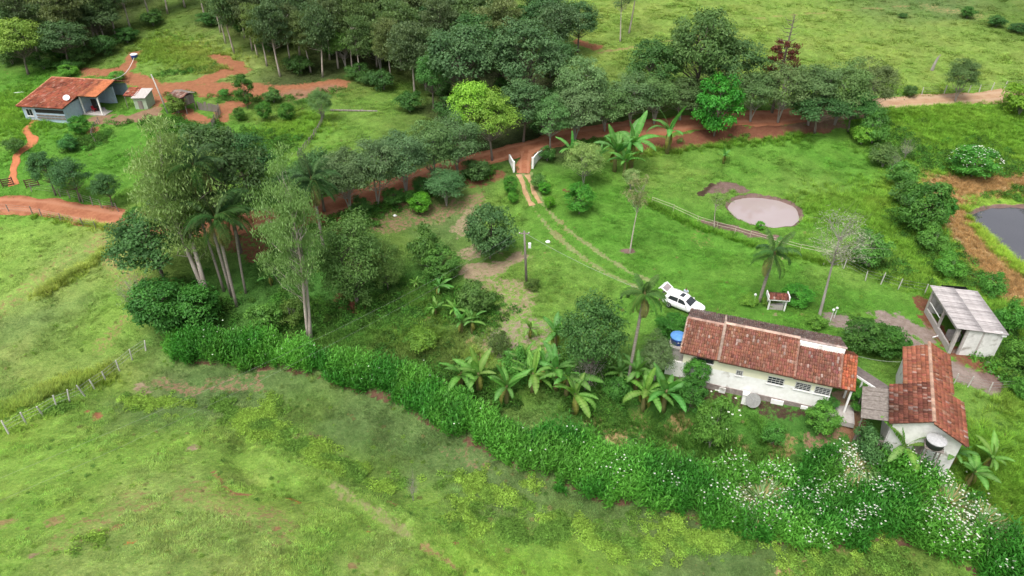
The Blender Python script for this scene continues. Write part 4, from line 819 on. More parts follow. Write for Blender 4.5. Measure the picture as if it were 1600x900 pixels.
for sy in (-1, 1):
    nn = Vector((0, sy*.95, .28))
    panel('window', [(-.35,sy*.805,1.04),(.62,sy*.80,1.04),(.20,sy*.685,1.43),(-.35,sy*.672,1.49)], nn, M['glass'], car)
    panel('window', [(-1.55,sy*.80,1.06),(-.42,sy*.805,1.04),(-.42,sy*.672,1.49),(-1.35,sy*.685,1.45)], nn, M['glass'], car)
    panel('headlight', [(1.95,sy*.5,.66),(2.1,sy*.5,.70),(2.06,sy*.76,.74),(1.9,sy*.79,.72)], (.6,sy*.2,.75), M['steel'], car, .06)
    panel('tail_lamp', [(-2.14,sy*.58,.72),(-2.14,sy*.58,.94),(-2.02,sy*.82,.94),(-2.02,sy*.84,.72)], (-1,sy*.4,0), M['red_lamp'], car, .04)
    b = MB(); b.hexa([(.55,sy*.86,1.0),(.72,sy*.86,1.0),(.72,sy*1.02,1.02),(.58,sy*1.02,1.02)],[(.56,sy*.86,1.14),(.68,sy*.86,1.14),(.68,sy*1.02,1.13),(.59,sy*1.02,1.13)]); b.build('mirror', M['paint'], car)
    b = MB(); b.tube([(-1.5,sy*.6,1.58),(-1.3,sy*.6,1.64),(.0,sy*.6,1.62),(.1,sy*.6,1.58)], .02, 5); b.build('roof_rail', M['steel'], car)
    for x in (-.36, .72): b = MB(); b.box((x-.004,min(sy*.888,sy*.897),.34),(x+.004,max(sy*.888,sy*.897),1.0)); b.build('door_seam', M['rubber'], car)
    b = MB(); b.box((-.25,min(sy*.89,sy*.915),.86),(-.08,max(sy*.89,sy*.915),.9)); b.build('door_handle', M['paint'], car)
    for x in (-1.32, 1.36):
        wh = thing('wheel', None, None); wh.parent = car; wh.location = (x, sy*.82, .33); wh.rotation_euler = (RAD(90)*sy*-1, 0, 0)
        b = MB(); b.disc_stack([(.21,-.1),(.31,-.11),(.335,-.07),(.335,.07),(.31,.11),(.21,.1)], 22); b.build('tyre', M['rubber'], wh, smooth=False)
        b = MB(); b.disc_stack([(.205,.03),(.205,.108),(.17,.112),(.06,.09)], 16); b.build('rim', M['steel'], wh)
b = MB(); lo_w = [(1.05,-.69,1.045),(1.05,-.40,1.061),(1.05,.40,1.061),(1.05,.69,1.045)]; hi_w = [(.42,-.62,1.374),(.42,-.40,1.429),(.42,.40,1.429),(.42,.62,1.374)]; o3 = Vector((.50,0,.86))
b.v = [tuple(Vector(q_) + o3*d_) for d_ in (.004, .02) for q_ in lo_w + hi_w]; b.f = [(8+i, 9+i, 13+i, 12+i) for i in range(3)] + [(1+i, i, 4+i, 5+i) for i in range(3)] + [(0,1,9,8),(1,2,10,9),(2,3,11,10),(3,7,15,11),(7,6,14,15),(6,5,13,14),(5,4,12,13),(4,0,8,12)]; b.mi = [0]*len(b.f); b.build('windscreen', M['glass'], car)
panel('sunroof', [(-.45,-.36,1.615),(-.45,.36,1.615),(.0,.36,1.605),(.0,-.36,1.605)], (0,0,1), M['glass'], car)
b = MB(); b.box((-2.02,-.62,.70),(-1.97,.62,1.10)); b.build('boot_shade_panel', M['dark'], car)  # flat panel painted dark for the shade inside the boot
tg = MB(); tg.hexa([(-1.72,-.66,1.53),(-1.72,.66,1.53),(-2.55,.72,1.92),(-2.55,-.72,1.92)], [(-1.72,-.66,1.60),(-1.72,.66,1.60),(-2.55,.72,2.0),(-2.55,-.72,2.0)])
tg.hexa([(-2.55,-.72,1.92),(-2.55,.72,1.92),(-2.78,.70,1.70),(-2.78,-.70,1.70)], [(-2.551,-.72,2.0),(-2.551,.72,2.0),(-2.85,.70,1.74),(-2.85,-.70,1.74)])
tgo = tg.build('tailgate', M['paint'], car)
panel('rear_glass', [(-1.85,-.55,1.66),(-1.85,.55,1.66),(-2.42,.58,1.93),(-2.42,-.58,1.93)], (-.42,0,.9), M['tint_glass'], tgo)
for sy in (-1,1): b = MB(); b.tube([(-1.95,sy*.66,1.05),(-2.2,sy*.66,1.76)], .015, 4); b.build('gas_strut', M['steel'], tgo)
# ------------------------------------------------------------------ people
def person(label, loc, rz_, joints, edges, rad, zones, root=0):
    me = bpy.data.meshes.new('person'); me.from_pydata(joints, edges, []); o = bpy.data.objects.new('person', me); COL.objects.link(o)
    sk = o.modifiers.new('skin', 'SKIN'); sk.use_smooth_shade = True
    for i, v in enumerate(me.skin_vertices[0].data): v.radius = (rad[i][0], rad[i][1]); v.use_root = (i == root)
    ss = o.modifiers.new('sub', 'SUBSURF'); ss.levels = 1; ss.render_levels = 1
    dg = bpy.context.evaluated_depsgraph_get(); dg.update(); nm = bpy.data.meshes.new_from_object(o.evaluated_get(dg)); o.modifiers.clear(); o.data = nm; bpy.data.meshes.remove(me)
    nm.name = 'person'
    mats = []
    for _, m_ in zones:
        if m_ not in mats: mats.append(m_)
    nm.materials.clear()
    for m_ in mats: nm.materials.append(m_)
    J = [Vector(j) for j in joints]
    for p_ in nm.polygons:
        c = p_.center; best = min(range(len(zones)), key=lambda k: min((c - (J[a].lerp(J[b_], t))).length for (a, b_) in zones[k][0] for t in (0, .25, .5, .75, 1)))
        p_.material_index = mats.index(zones[best][1]); p_.use_smooth = True
    o.location = loc; o.rotation_euler = (0,0,rz_); return tag(o, label, 'person')
def body(lean, reach, top, legs):
    s, c = math.sin(lean), math.cos(lean)
    def up(h, f=0.0): return (f*c + h*s, 0, .92 + h*c - f*s)
    J = [(0,0,.92), up(.22), up(.44), up(.56), up(.66, .01), up(.80, .03)]                      # pelvis, waist, chest, neck base, head low, crown
    R_ = [(.15,.11),(.145,.10),(.18,.11),(.06,.06),(.085,.10),(.075,.085)]
    Ed = [(0,1),(1,2),(2,3),(3,4),(4,5)]; Z_top = [(0,1),(1,2)]; Z_arm = []; Z_hand = []; Z_leg = []; Z_shoe = []; Z_low = []
    for sy in (-1,1):
        b0 = len(J); sh_ = Vector(up(.47)) + Vector((0, sy*.2, 0)); el = sh_ + Vector((.10, sy*.06, -.27)); wr = el + (Vector((.26, -sy*.02, -.02)) if reach else Vector((.08,0,-.25))); hd = wr + (wr-el).normalized()*.09
        J += [tuple(sh_), tuple(el), tuple(wr), tuple(hd)]; R_ += [(.065,.065),(.045,.045),(.032,.032),(.04,.022)]; Ed += [(2,b0),(b0,b0+1),(b0+1,b0+2),(b0+2,b0+3)]
        Z_top.append((2,b0)); Z_top.append((b0,b0)); Z_arm += [(b0+1,b0+2)]; Z_hand += [(b0+2,b0+3)]
        for k in range(5):
            f0 = len(J); d = (hd - wr).normalized(); sd2 = Vector((0,1,0)); off = (k-2)*.016
            if k == 4: q1 = wr.lerp(hd,.4) + sd2*-sy*.035; q2 = q1 + d*.03 + sd2*-sy*.02 
            else: q1 = hd + sd2*off; q2 = q1 + d*(.05+.01*(k % 2)) + Vector((0,0,-.02))
            J += [tuple(q1), tuple(q2)]; R_ += [(.009,.009),(.008,.008)]; Ed += [(b0+3 if k < 4 else b0+2, f0),(f0,f0+1)]; Z_hand += [(f0,f0+1)]
        l0 = len(J); J += [(0,sy*.10,.86),(.03 + legs*sy*.12,sy*.11,.48),(legs*sy*.16-.02,sy*.12,.08),(legs*sy*.16+.13,sy*.13,.04)]; R_ += [(.095,.09),(.06,.062),(.042,.045),(.04,.03)]
        Ed += [(0,l0),(l0,l0+1),(l0+1,l0+2),(l0+2,l0+3)]; Z_leg += [(0,l0),(l0,l0+1)]; Z_low += [(l0+1,l0+2)]; Z_shoe += [(l0+2,l0+3)]
    return J, Ed, R_, dict(top=Z_top, arm=Z_arm, hand=Z_hand, leg=Z_leg, low=Z_low, shoe=Z_shoe, face=[(3,4)], hair=[(5,5)])
J, Ed, R_, Z = body(.45, True, 0, .5); hl = Vector((math.cos(cang), math.sin(cang), 0))
pp_ = Vector((cc.x, cc.y, 0)) - hl*2.75 + Vector((0,-.1,0)); 
person('person in a grey shirt and dark shorts bending into the open boot', (pp_.x, pp_.y, H(pp_.x,pp_.y)), cang, J, Ed, R_, [(Z['top'],M['grey_cloth']),(Z['arm'],M['skin']),(Z['hand'],M['skin']),(Z['leg'],M['navy_cloth']),(Z['low'],M['skin']),(Z['shoe'],M['navy_cloth']),(Z['face'],M['skin']),(Z['hair'],M['hair'])])
J, Ed, R_, Z = body(.05, False, 0, .2); nl = Vector((-hl.y, hl.x, 0)); pp_ = Vector((cc.x, cc.y, 0)) + nl*1.45 - hl*.55
person('person in a pale blue shirt standing on the far side of the car', (pp_.x, pp_.y, H(pp_.x,pp_.y)), cang-1.4, J, Ed, R_, [(Z['top'],M['sky_cloth']),(Z['arm'],M['skin']),(Z['hand'],M['skin']),(Z['leg'],M['navy_cloth']),(Z['low'],M['navy_cloth']),(Z['shoe'],M['navy_cloth']),(Z['face'],M['skin']),(Z['hair'],M['hair'])])
# ------------------------------------------------------------------ poles, lamps, cables
def rise(base, topy):
    """height above base whose image row is topy"""
    lo, hi = 0., 60.
    for _ in range(30):
        m_ = (lo+hi)/2; z = base[2] + m_ - CAM_H; dep = base[1]*CT - z*ST; y_ = 450 - CAM_F*(base[1]*ST + z*CT)/dep
        if y_ > topy: lo = m_
        else: hi = m_
    return lo
def pole(label, px, py, topy, lean=(0,0), r=.11, mat='pale_pole', arm=True, name='utility_pole'):
    p = ground(px, py); h = rise(p, topy); t = thing(name, label, 'pole', p)
    b = MB(); b.tube([(0,0,-.4),(lean[0]*.5,lean[1]*.5,h*.5),(lean[0],lean[1],h)], [r*1.25, r*1.1, r*.85], 8); b.build('shaft', M[mat], t, smooth=True)
    if arm:
        b = MB(); b.box((lean[0]-.6,lean[1]-.05,h-.35),(lean[0]+.6,lean[1]+.05,h-.25)); ar = b.build('crossarm', M['wood_grey'], t)
        for x in (-.5, 0, .5): b = MB(); b.disc_stack([(.04,h-.248),(.05,h-.18),(.03,h-.14)], 8, c=(lean[0]+x, lean[1])); b.build('insulator', M['whitep'], ar)
    return t, p + Vector((lean[0], lean[1], h))
up1, top1 = pole('weathered utility pole standing on the lawn between the round tree and the drive', 823, 447, 361, (-.35, 0), .12, 'wood_grey')
b = MB(); b.box((.1,-.3,5.2),(.4,.0,5.75)); b.build('meter_box', M['whitep'], up1)
up3, top3 = pole('thin leaning pole beside the wooden hut on stilts', 263, 178, 116, (-.9, 0), .10, 'pale_pole', False, 'wooden_pole')
def cable(label, a, b_, sag, r=.012):
    a = Vector(a); b_ = Vector(b_); t = thing('overhead_cable', label, 'cable', a); m_ = MB(); pts = []
    for k in range(17): s = k/16; q_ = (b_-a)*s; q_.z -= sag*4*s*(1-s); pts.append(q_)
    m_.tube(pts, r, 4); m_.build('wire', M['cable'], t)
hs_ = fm @ Vector((2.0, 5.0, 4.5))
cable('overhead cable from the lawn utility pole to the farmhouse roof', top1 - Vector((0,0,.2)), hs_, .8)
cable('upper overhead cable crossing the foreground pasture from the lawn pole', top1 + Vector((-.5,0,-.15)), (-46, 18, 11.5), 2.0, .0045)
cable('lower overhead cable crossing the foreground pasture from the lawn pole', top1 + Vector((.5,0,-.15)), (-45, 16.2, 11.2), 2.2, .0045)
cable('overhead cable between the walkway and the outbuilding gable', fm @ Vector((14.9,4.6,3.4)), om @ Vector((-1.6,8.6,3.1)), .3)
for k, (px, py, ty, lab) in enumerate(((1296,505,486,'short white garden lamp post at the hedge behind the farmhouse'),(1303,497,483,'taller thin garden lamp with a white globe behind the farmhouse'),(1177,475,462,'small white garden lamp at the foot of the lawn palm'))):
    p = ground(px, py); h = max(rise(p, ty), .6); t = thing('garden_lamp', lab, 'lamp', p); b = MB(); b.tube([(0,0,-.2),(.03,0,h)], .035, 6); b.build('post', M['whitep'], t); b = MB(); b.disc_stack([(.04,h),(.13,h+.06),(.15,h+.15),(.09,h+.25),(.03,h+.28)], 10); b.build('globe', M['whitep'], t, smooth=True)
# ------------------------------------------------------------------ gate walls
def gate_wall(label, pts, h0, h1, cat='gate wall'):
    W_ = [ground(*q_) for q_ in pts]; o = W_[0]; t = thing('gate_wall', label, cat, o)
    for i in range(len(W_)-1):
        a = W_[i]-o; c = W_[i+1]-o; d = (c-a).normalized(); n_ = Vector((-d.y,d.x,0))*.09; ha = h0 + (h1-h0)*i/(len(W_)-1); hb = h0 + (h1-h0)*(i+1)/(len(W_)-1)
        b = MB(); b.hexa([a-n_-ZUP*.4, c-n_-ZUP*.4, c+n_-ZUP*.4, a+n_-ZUP*.4], [a-n_+ZUP*ha, c-n_+ZUP*hb, c+n_+ZUP*hb, a+n_+ZUP*ha]); b.build('wall_panel', M['white'], t)
    b = MB(); b.box((-.14,-.14,-.4),(.14,.14,h0+.2)); b.build('gate_pillar', M['white'], t)
gate_wall('curved white gate wall on the right of the drive entrance', [(832,262),(836,255),(841,249),(847,244)], 1.5, 1.1)
gate_wall('narrow white gate wall on the left of the drive entrance', [(803,268),(801,262),(798,255),(796,250)], 1.45, 1.1)
# ------------------------------------------------------------------ fences
def fence(label, pts, h=1.25, r=.06, mat='wood_grey', wires=(.5,.85,1.15), rails=False, name='fence', n_extra=1, jit=.08, seed=0, plank=False):
    rr = random.Random(seed); W_ = [ground(*q_) for q_ in pts]; Q = []
    for i in range(len(W_)-1):
        for k in range(n_extra): q_ = W_[i].lerp(W_[i+1], k/n_extra); q_.z = H(q_.x, q_.y); Q.append(q_)
    Q.append(W_[-1]); o = Q[0]; t = thing(name, label, 'fence', o); tops = []
    pm = MB()
    if plank: pm.box((-.09,-.02,-.3),(.09,.02,h))
    else: pm.tube([(0,0,-.35),(0,0,h*.5),(0,0,h)], [r*1.1, r, r*.9], 6)
    pmesh = pm.mesh('post'); pmesh.materials.append(M[mat])
    for q_ in Q:
        l_ = (rr.uniform(-jit,jit), rr.uniform(-jit,jit)); s_ = rr.uniform(.85,1.12); d = (Q[-1]-Q[0])
        link('picket' if plank else 'post', pmesh, t, None, q_-o, (l_[0], l_[1], math.atan2(d.y,d.x) if plank else rr.random()*6), (1,1,s_)); tops.append(q_-o)
    if rails:
        for hz in rails:
            for i in range(len(tops)-1): b = MB(); b.tube([tops[i]+ZUP*(hz+rr.uniform(-.05,.05)), tops[i+1]+ZUP*(hz+rr.uniform(-.05,.05))], .027, 5); b.build('rail', M[mat], t)
    else:
        for hz in wires: b = MB(); b.tube([q_+ZUP*hz*h/1.25 for q_ in tops], .012, 3); b.build('wire', M['cable'], t)
    return t
fence('wire fence with leaning grey posts along the left pasture gully', [(15,680),(42,664),(69,652),(90,639),(110,631),(133,620),(148,608),(166,596),(187,580),(207,563),(228,548)], 1.45, .075, 'pale_pole', jit=.16, seed=1)
fence('pale bamboo rail fence passing below the round pond', [(1018,318),(1052,330),(1090,348),(1120,357),(1148,364),(1172,371),(1212,382),(1250,392),(1308,405)], 1.0, .035, 'bamboo', rails=(.55,.92), seed=2, jit=.04)
fence('overgrown post fence running from the dead tree to the grey shed', [(1318,420),(1353,436),(1377,442),(1404,450),(1445,458)], 1.5, .06, 'pale_pole', seed=3)
fence('roadside wire fence along the right hand pasture', [(1440,148),(1475,146),(1513,144),(1530,143),(1549,141),(1569,139),(1600,136)], 1.4, .07, 'pale_pole', seed=4)
fence('roadside wire fence along the left hand pasture', [(0,332),(15,333),(52,337),(66,340),(95,345),(130,352),(150,356)], 1.2, .06, 'wood_grey', seed=5)
fence('wire fence on the upper side of the left dirt road', [(50,300),(88,305),(95,308),(110,311),(130,316),(145,321),(160,325),(185,330)], 1.3, .06, 'wood_grey', seed=6)
fence('grey picket fence beside the wooden hut', [(312,172),(322,173),(333,174),(343,175)], 1.35, .05, 'wood_grey', n_extra=5, rails=(.9,), plank=True, seed=7, jit=.06)
fence('grey picket fence running downhill from the hut garden', [(345,176),(341,184),(336,193),(333,201)], 1.35, .05, 'wood_grey', n_extra=5, rails=(.9,), plank=True, seed=8, jit=.06)
fence('low weathered stake fence at the edge of the vegetable garden', [(466,245),(480,228),(492,212),(503,196),(507,182)], .9, .06, 'wood_grey', n_extra=5, rails=(.7,), seed=9, jit=.15)
fence('wire fence in the open grass beside the outbuilding', [(1490,600),(1512,605),(1545,612),(1590,610)], 1.3, .05, 'pale_pole', seed=10)
fence('low stake fence below the blue cottage garden', [(150,225),(143,212),(147,200),(155,190)], .8, .06, 'wood_grey', n_extra=3, rails=(.6,), seed=11, jit=.1)
def wood_gate(label, px, py, rz_, w_=1.5):
    p = ground(px, py); t = thing('wooden_gate', label, 'gate', p, rz_)
    for x in (0, w_): b = MB(); b.box((x-.06,-.06,-.3),(x+.06,.06,1.3)); b.build('post', M['wood_brown'], t)
    for k in range(4): b = MB(); b.box((.061,-.03,.2+k*.28),(w_-.061,.03,.34+k*.28)); b.build('board', M['wood_brown'], t)
wood_gate('brown wooden gate on the left of the orange footpath', 5, 292, .5, 1.3); wood_gate('brown wooden gate on the right of the orange footpath', 42, 294, .5, 1.5)
# logs, stump, debris
def log(label, a, b_, r, mat='pale_pole', name='log', cat='log'):
    A2 = ground(*a); B2 = ground(*b_); t = thing(name, label, cat, A2); m_ = MB(); d = B2-A2; m_.tube([Vector((0,0,r*.8)), d*.5+Vector((0,0,r*.85)), d+Vector((0,0,r*.8))], [r, r*.9, r*.75], 7); m_.build('trunk', M[mat], t)
    k = MB(); k.tube([d*.6+Vector((0,0,r)), d*.68+Vector((.1,.25,r*2.2))], [r*.35, r*.2], 5); k.build('branch_stub', M[mat], t)
log('long grey log lying across the upper meadow', (517,174), (590,176), .17, 'wood_grey')
log('white pole lying on the bare ground before the grey shed', (1457,528), (1470,524), .07, 'whitep', 'plank', 'pole')
log('pale plank lying in the grass left of the blue cottage', (22,145), (38,144), .09, 'whitep', 'plank', 'plank')
log('pale pole leaning into the dark bushes behind the farmhouse', (1327,534), (1343,528), .07, 'whitep', 'plank', 'pole')
p = ground(1456, 110); t = thing('tree_stump', 'tall grey tree stump in the far pasture', 'stump', p); b = MB(); b.tube([(0,0,-.2),(.1,0,1.2),(.35,0,2.4)], [.32,.24,.17], 8); b.build('trunk', M['bark_grey'], t); b = MB(); b.tube([(.35,0,2.3),(.7,.1,2.8)], [.12,.07], 6); b.build('branch_stub', M['bark_grey'], t)
def rock(label, px, py, r, mat, group, seed):
    p = ground(px, py); rr = np.random.default_rng(seed); b = MB(); b.disc_stack([(r*.7,-r*.3),(r,0),(r*.9,r*.4),(r*.45,r*.62)], 8)
    b.v = [tuple(np.array(v)*rr.uniform(.75,1.25,3)) for v in b.v]; o = b.build('stone', mat, None, p, (0,0,rr.random()*6)); tag(o, label, 'stone', group)
RK = [('pale stone on the mud left of the shed door',1505,545),('second pale stone lying below the shed wall',1515,548),('white block on the dirt below the shed corner',1514,548),('stone at the muddy puddle',1540,578),('flat stone beside the puddle',1550,585),('small stone in the dirt yard',1530,563)]
for k, (l_, x, y) in enumerate(RK): rock(l_, x + k*3, y + k, .18 + .05*(k % 3), M['white'] if k in (0, 2) else M['stone'], 'debris in the shed yard', k)
rock('pale stone in the grass left of the drive entrance', 856, 377, .28, M['whitep'], None, 20); rock('pale rock in the gully by the fence corner', 218, 622, .3, M['stone'], None, 21); rock('rock lying in the far right grass below the outbuilding', 1547, 777, .2, M['whitep'], None, 22); rock('small white stone at the roadside bank below the trees', 617, 338, .25, M['whitep'], None, 23)
# ------------------------------------------------------------------ foliage generators
def unit(v): return v / np.maximum(np.linalg.norm(v, axis=-1, keepdims=True), 1e-9)
def leaf_quads(P_, Nrm, L_, W_, r, droop=0.0, axis=None):
    """rhombic leaves at points P_ facing Nrm"""
    k = len(P_); t = r.normal(0, 1, (k, 3)) if axis is None else axis + r.normal(0, .35, (k, 3))
    t = t - (t * Nrm).sum(1, keepdims=True) * Nrm; t = unit(t); t[:, 2] -= droop; t = unit(t); s_ = unit(np.cross(Nrm, t))
    l_ = L_ * r.uniform(.65, 1.3, (k, 1)); w_ = W_ * r.uniform(.7, 1.25, (k, 1))
    V = np.stack([P_ - t*l_*.5, P_ + s_*w_*.5 + Nrm*w_*.12, P_ + t*l_*.5 - ZN*l_*.06, P_ - s_*w_*.5 + Nrm*w_*.12], 1).reshape(-1, 3)
    return V, np.arange(4*k).reshape(-1, 4)
ZN = np.array((0, 0, 1.0))
def tube_np(pts, rad, n_):
    b = MB(); b.tube(pts, rad, n_, cap=False); return b.v, b.f
def make_tree(name, seed, Ht, R, cb, clumps, crad, nleaf, L_, W_, cA, cB, trunk_r, bark, stems=1, lean=.05, up=.45, droop=0., shape='ball', bare=0, limb_r=.3, wob=.35, tip=None, sparse=.5):
    r = np.random.default_rng(seed)
    cz = Ht * (1 + cb) / 2; rzv = Ht * (1 - cb) / 2
    # lumpy crown: directions with their own reach
    d = unit(r.normal(0, 1, (clumps * 3, 3)))
    reach = 1 - wob + wob * 1.3 * fbm(d[:, 0]*2.1 + seed, d[:, 1]*2.1 + d[:, 2]*1.7, seed, 2) 
    rad_ = r.uniform(sparse, 1, len(d)) ** .6 * np.clip(reach, .45, 1.12)
    A_ = d * rad_[:, None]
    if shape == 'umbrella': A_ = A_[A_[:, 2] > -.35]
    if shape == 'cone': A_[:, :2] *= .55 + .5 * np.sin(np.pi * np.clip((A_[:, 2:3] + 1.15) / 2.3, 0, 1))
    
    A_ = A_[:clumps]; A_ = A_ * np.array((R, R, rzv)) + np.array((0, 0, cz)); A_[:, 2] = np.maximum(A_[:, 2], crad * .6)
    tb = MB(); tips = []
    for s in range(stems):
        a = 2*math.pi*s/stems + seed; sp = (.25 if stems > 1 else 0) * R; lx = lean*Ht*r.normal(0, 1) + sp*math.cos(a); ly = lean*Ht*r.normal(0, 1) + sp*math.sin(a)
        hh = Ht * (.80 if stems == 1 else r.uniform(.62, .8)); pts = []
        for k in range(8):
            t = k/7; pts.append(Vector((lx*t**1.2 + .015*Ht*math.sin(3*t+seed+s), ly*t**1.2 + .012*Ht*math.cos(4*t+s), -.4 + (hh+.4)*t)))
        tr = trunk_r * (1 if stems == 1 else .72)
        tb.tube(pts, [tr*(1.25 if k == 0 else 1 - .8*k/7) for k in range(8)], 7); tips.append(pts)
    for i, q_ in enumerate(A_):
        pts = tips[i % stems]; q_ = Vector(q_); zt = min(max(q_.z - .75*math.hypot(q_.x, q_.y) - .05*Ht, cb*Ht*.75 + .12*Ht), Ht*.76)
        k = min(int((zt + .4) / (pts[-1].z + .4) * 7), 6); f = min(max((zt - pts[k].z) / max(pts[k+1].z - pts[k].z, 1e-3), 0), 1); s0 = pts[k].lerp(pts[k+1], f)
        mid = s0.lerp(q_, .5) + Vector((r.normal(0,.06)*R, r.normal(0,.06)*R, -.06*R)); br = trunk_r * limb_r * (1 if i % 5 == 0 else .55)
        tb.tube([s0, s0.lerp(mid, .6), mid, mid.lerp(q_, .6), q_], [br, br*.8, br*.6, br*.4, br*.15], 4, cap=False)
        if bare:
            for _ in range(bare):
                e = q_ + Vector(tuple(r.normal(0, crad, 3) + np.array((0,0,crad*.5)))); tb.tube([mid.lerp(q_, r.uniform(.3,1)), (mid.lerp(q_, .9)).lerp(e, .55) + Vector((0,0,.05)), e], [br*.35, br*.22, br*.08], 3, cap=False)
    tm = tb.mesh(name + '_trunk', True); tm.materials.append(bark)
    cm = None
    if nleaf:
        k = len(A_); u = unit(r.normal(0, 1, (k, nleaf, 3))); u[..., 2] = np.where(u[..., 2] < -.25, -u[..., 2], u[..., 2])
        rr = r.uniform(.12, 1, (k, nleaf, 1)) ** .55; cr = crad * r.uniform(.65, 1.35, (k, 1, 1))
        P_ = A_[:, None] + u * rr * cr * np.array((1.15, 1.15, .8 if not droop else 1.15))
        out = unit(A_ - np.array((0, 0, cz - rzv*.3)))[:, None]
        Nr = unit(u * .7 + out * .25 + np.array((0, 0, up)) + r.normal(0, .45, (k, nleaf, 3)))
        ax = np.tile(np.array((0, 0, -1.0)), (k*nleaf, 1)) if droop else None
        if droop: Nr = unit(r.normal(0, 1, (k, nleaf, 3)) * np.array((1,1,.4)))
        V, F = leaf_quads(P_.reshape(-1, 3), Nr.reshape(-1, 3), L_, W_, r, droop*.0, ax)
        mixv = r.random((k, 1, 1)) * .65 + r.random((k, nleaf, 1)) * .35
        C = np.array(cA) * (1 - mixv) + np.array(cB) * mixv; C = C * r.uniform(.8, 1.2, (k, nleaf, 1)) * (1.7 if droop else 1.35)
        if tip is not None: s_ = r.random((k, nleaf, 1)) < tip[1]; C = np.where(s_, np.array(tip[0]), C)
        cm = npmesh(name + '_crown', V, F, np.repeat(C.reshape(-1, 3), 4, axis=0)); cm.materials.append(M['leaf'])
    return tm, cm, Ht, R
KIND = {}
def kind(k, n_, **kw): KIND[k] = [make_tree(k, 100*len(KIND)+7*i+3, **kw) for i in range(n_)]
kind('broad', 4, Ht=11, R=4.6, cb=.22, clumps=78, crad=1.15, nleaf=120, L_=.34, W_=.2, cA=(.040,.094,.028), cB=(.084,.158,.050), trunk_r=.24, bark=M['bark'], shape='umbrella')
kind('feather', 4, Ht=8, R=3.4, cb=.14, clumps=90, crad=.85, nleaf=130, L_=.24, W_=.11, cA=(.068,.126,.042), cB=(.120,.190,.070), trunk_r=.14, bark=M['bark_grey'], stems=3, shape='umbrella', sparse=.4)
kind('eucalyptus', 3, Ht=21, R=3.1, cb=.13, clumps=118, crad=.85, nleaf=140, L_=.32, W_=.075, cA=(.090,.145,.046), cB=(.165,.230,.085), trunk_r=.26, bark=M['bark_pale'], stems=2, droop=1, limb_r=.17, sparse=.1, wob=.7, lean=.02, shape='cone')
kind('forest_eucalyptus', 4, Ht=17, R=2.9, cb=.3, clumps=85, crad=.95, nleaf=110, L_=.42, W_=.15, cA=(.048,.078,.032), cB=(.100,.135,.056), trunk_r=.16, bark=M['bark_pale'], stems=1, droop=1, limb_r=.3, sparse=.2, wob=.5)
kind('dense', 4, Ht=4.4, R=2.3, cb=.06, clumps=60, crad=.62, nleaf=110, L_=.26, W_=.13, cA=(.032,.095,.018), cB=(.085,.190,.034), trunk_r=.10, bark=M['bark'], sparse=.6, wob=.25)
kind('shrub', 4, Ht=2.6, R=1.9, cb=.0, clumps=46, crad=.5, nleaf=85, L_=.26, W_=.09, cA=(.044,.100,.024), cB=(.105,.185,.046), trunk_r=.045, bark=M['bark_grey'], stems=4, sparse=.3, wob=.5)
kind('slender', 2, Ht=8, R=2.0, cb=.48, clumps=30, crad=.6, nleaf=42, L_=.24, W_=.09, cA=(.085,.125,.04), cB=(.16,.20,.075), trunk_r=.11, bark=M['bark_pale'], sparse=.2)
kind('bare', 3, Ht=5, R=2.4, cb=.2, clumps=44, crad=.75, nleaf=9, L_=.12, W_=.05, cA=(.2,.19,.15), cB=(.3,.29,.24), trunk_r=.11, bark=M['bark_grey'], stems=3, bare=5, sparse=.3)
kind('bare_slender', 1, Ht=13, R=2.2, cb=.55, clumps=46, crad=.8, nleaf=26, L_=.2, W_=.07, cA=(.14,.17,.10), cB=(.24,.25,.18), trunk_r=.13, bark=M['bark_grey'], bare=4, sparse=.2, lean=.01)
kind('feathery', 2, Ht=9, R=4.0, cb=.04, clumps=110, crad=.95, nleaf=125, L_=.30, W_=.11, cA=(.050,.100,.024), cB=(.105,.165,.045), trunk_r=.16, bark=M['bark'], stems=2, sparse=.45, wob=.5)
def plant(k, label, cat, px, py, topy, wpx, col=(1,1,1), group=None, v=None, name=None, rz_=None, minh=.3):
    r = random.Random(px*7 + py*13 + topy); p = ground(px, py); h = max(rise(p, topy), minh); wd = wpx / ppm(p + Vector((0,0,h*.6)))
    tm, cm, Ht, R = KIND[k][r.randrange(len(KIND[k])) if v is None else v % len(KIND[k])]
    t = thing(name or 'tree', label, cat, p, r.random()*6.28 if rz_ is None else rz_, group); s = wd / 2 / R; t.scale = (s, s, h / Ht)
    link('trunk' if cat == 'tree' else 'stems', tm, t)
    if cm: c = link('crown' if cat == 'tree' else 'foliage', cm, t); c.color = (*[x * r.uniform(.9, 1.12) for x in col], 1)
    return t
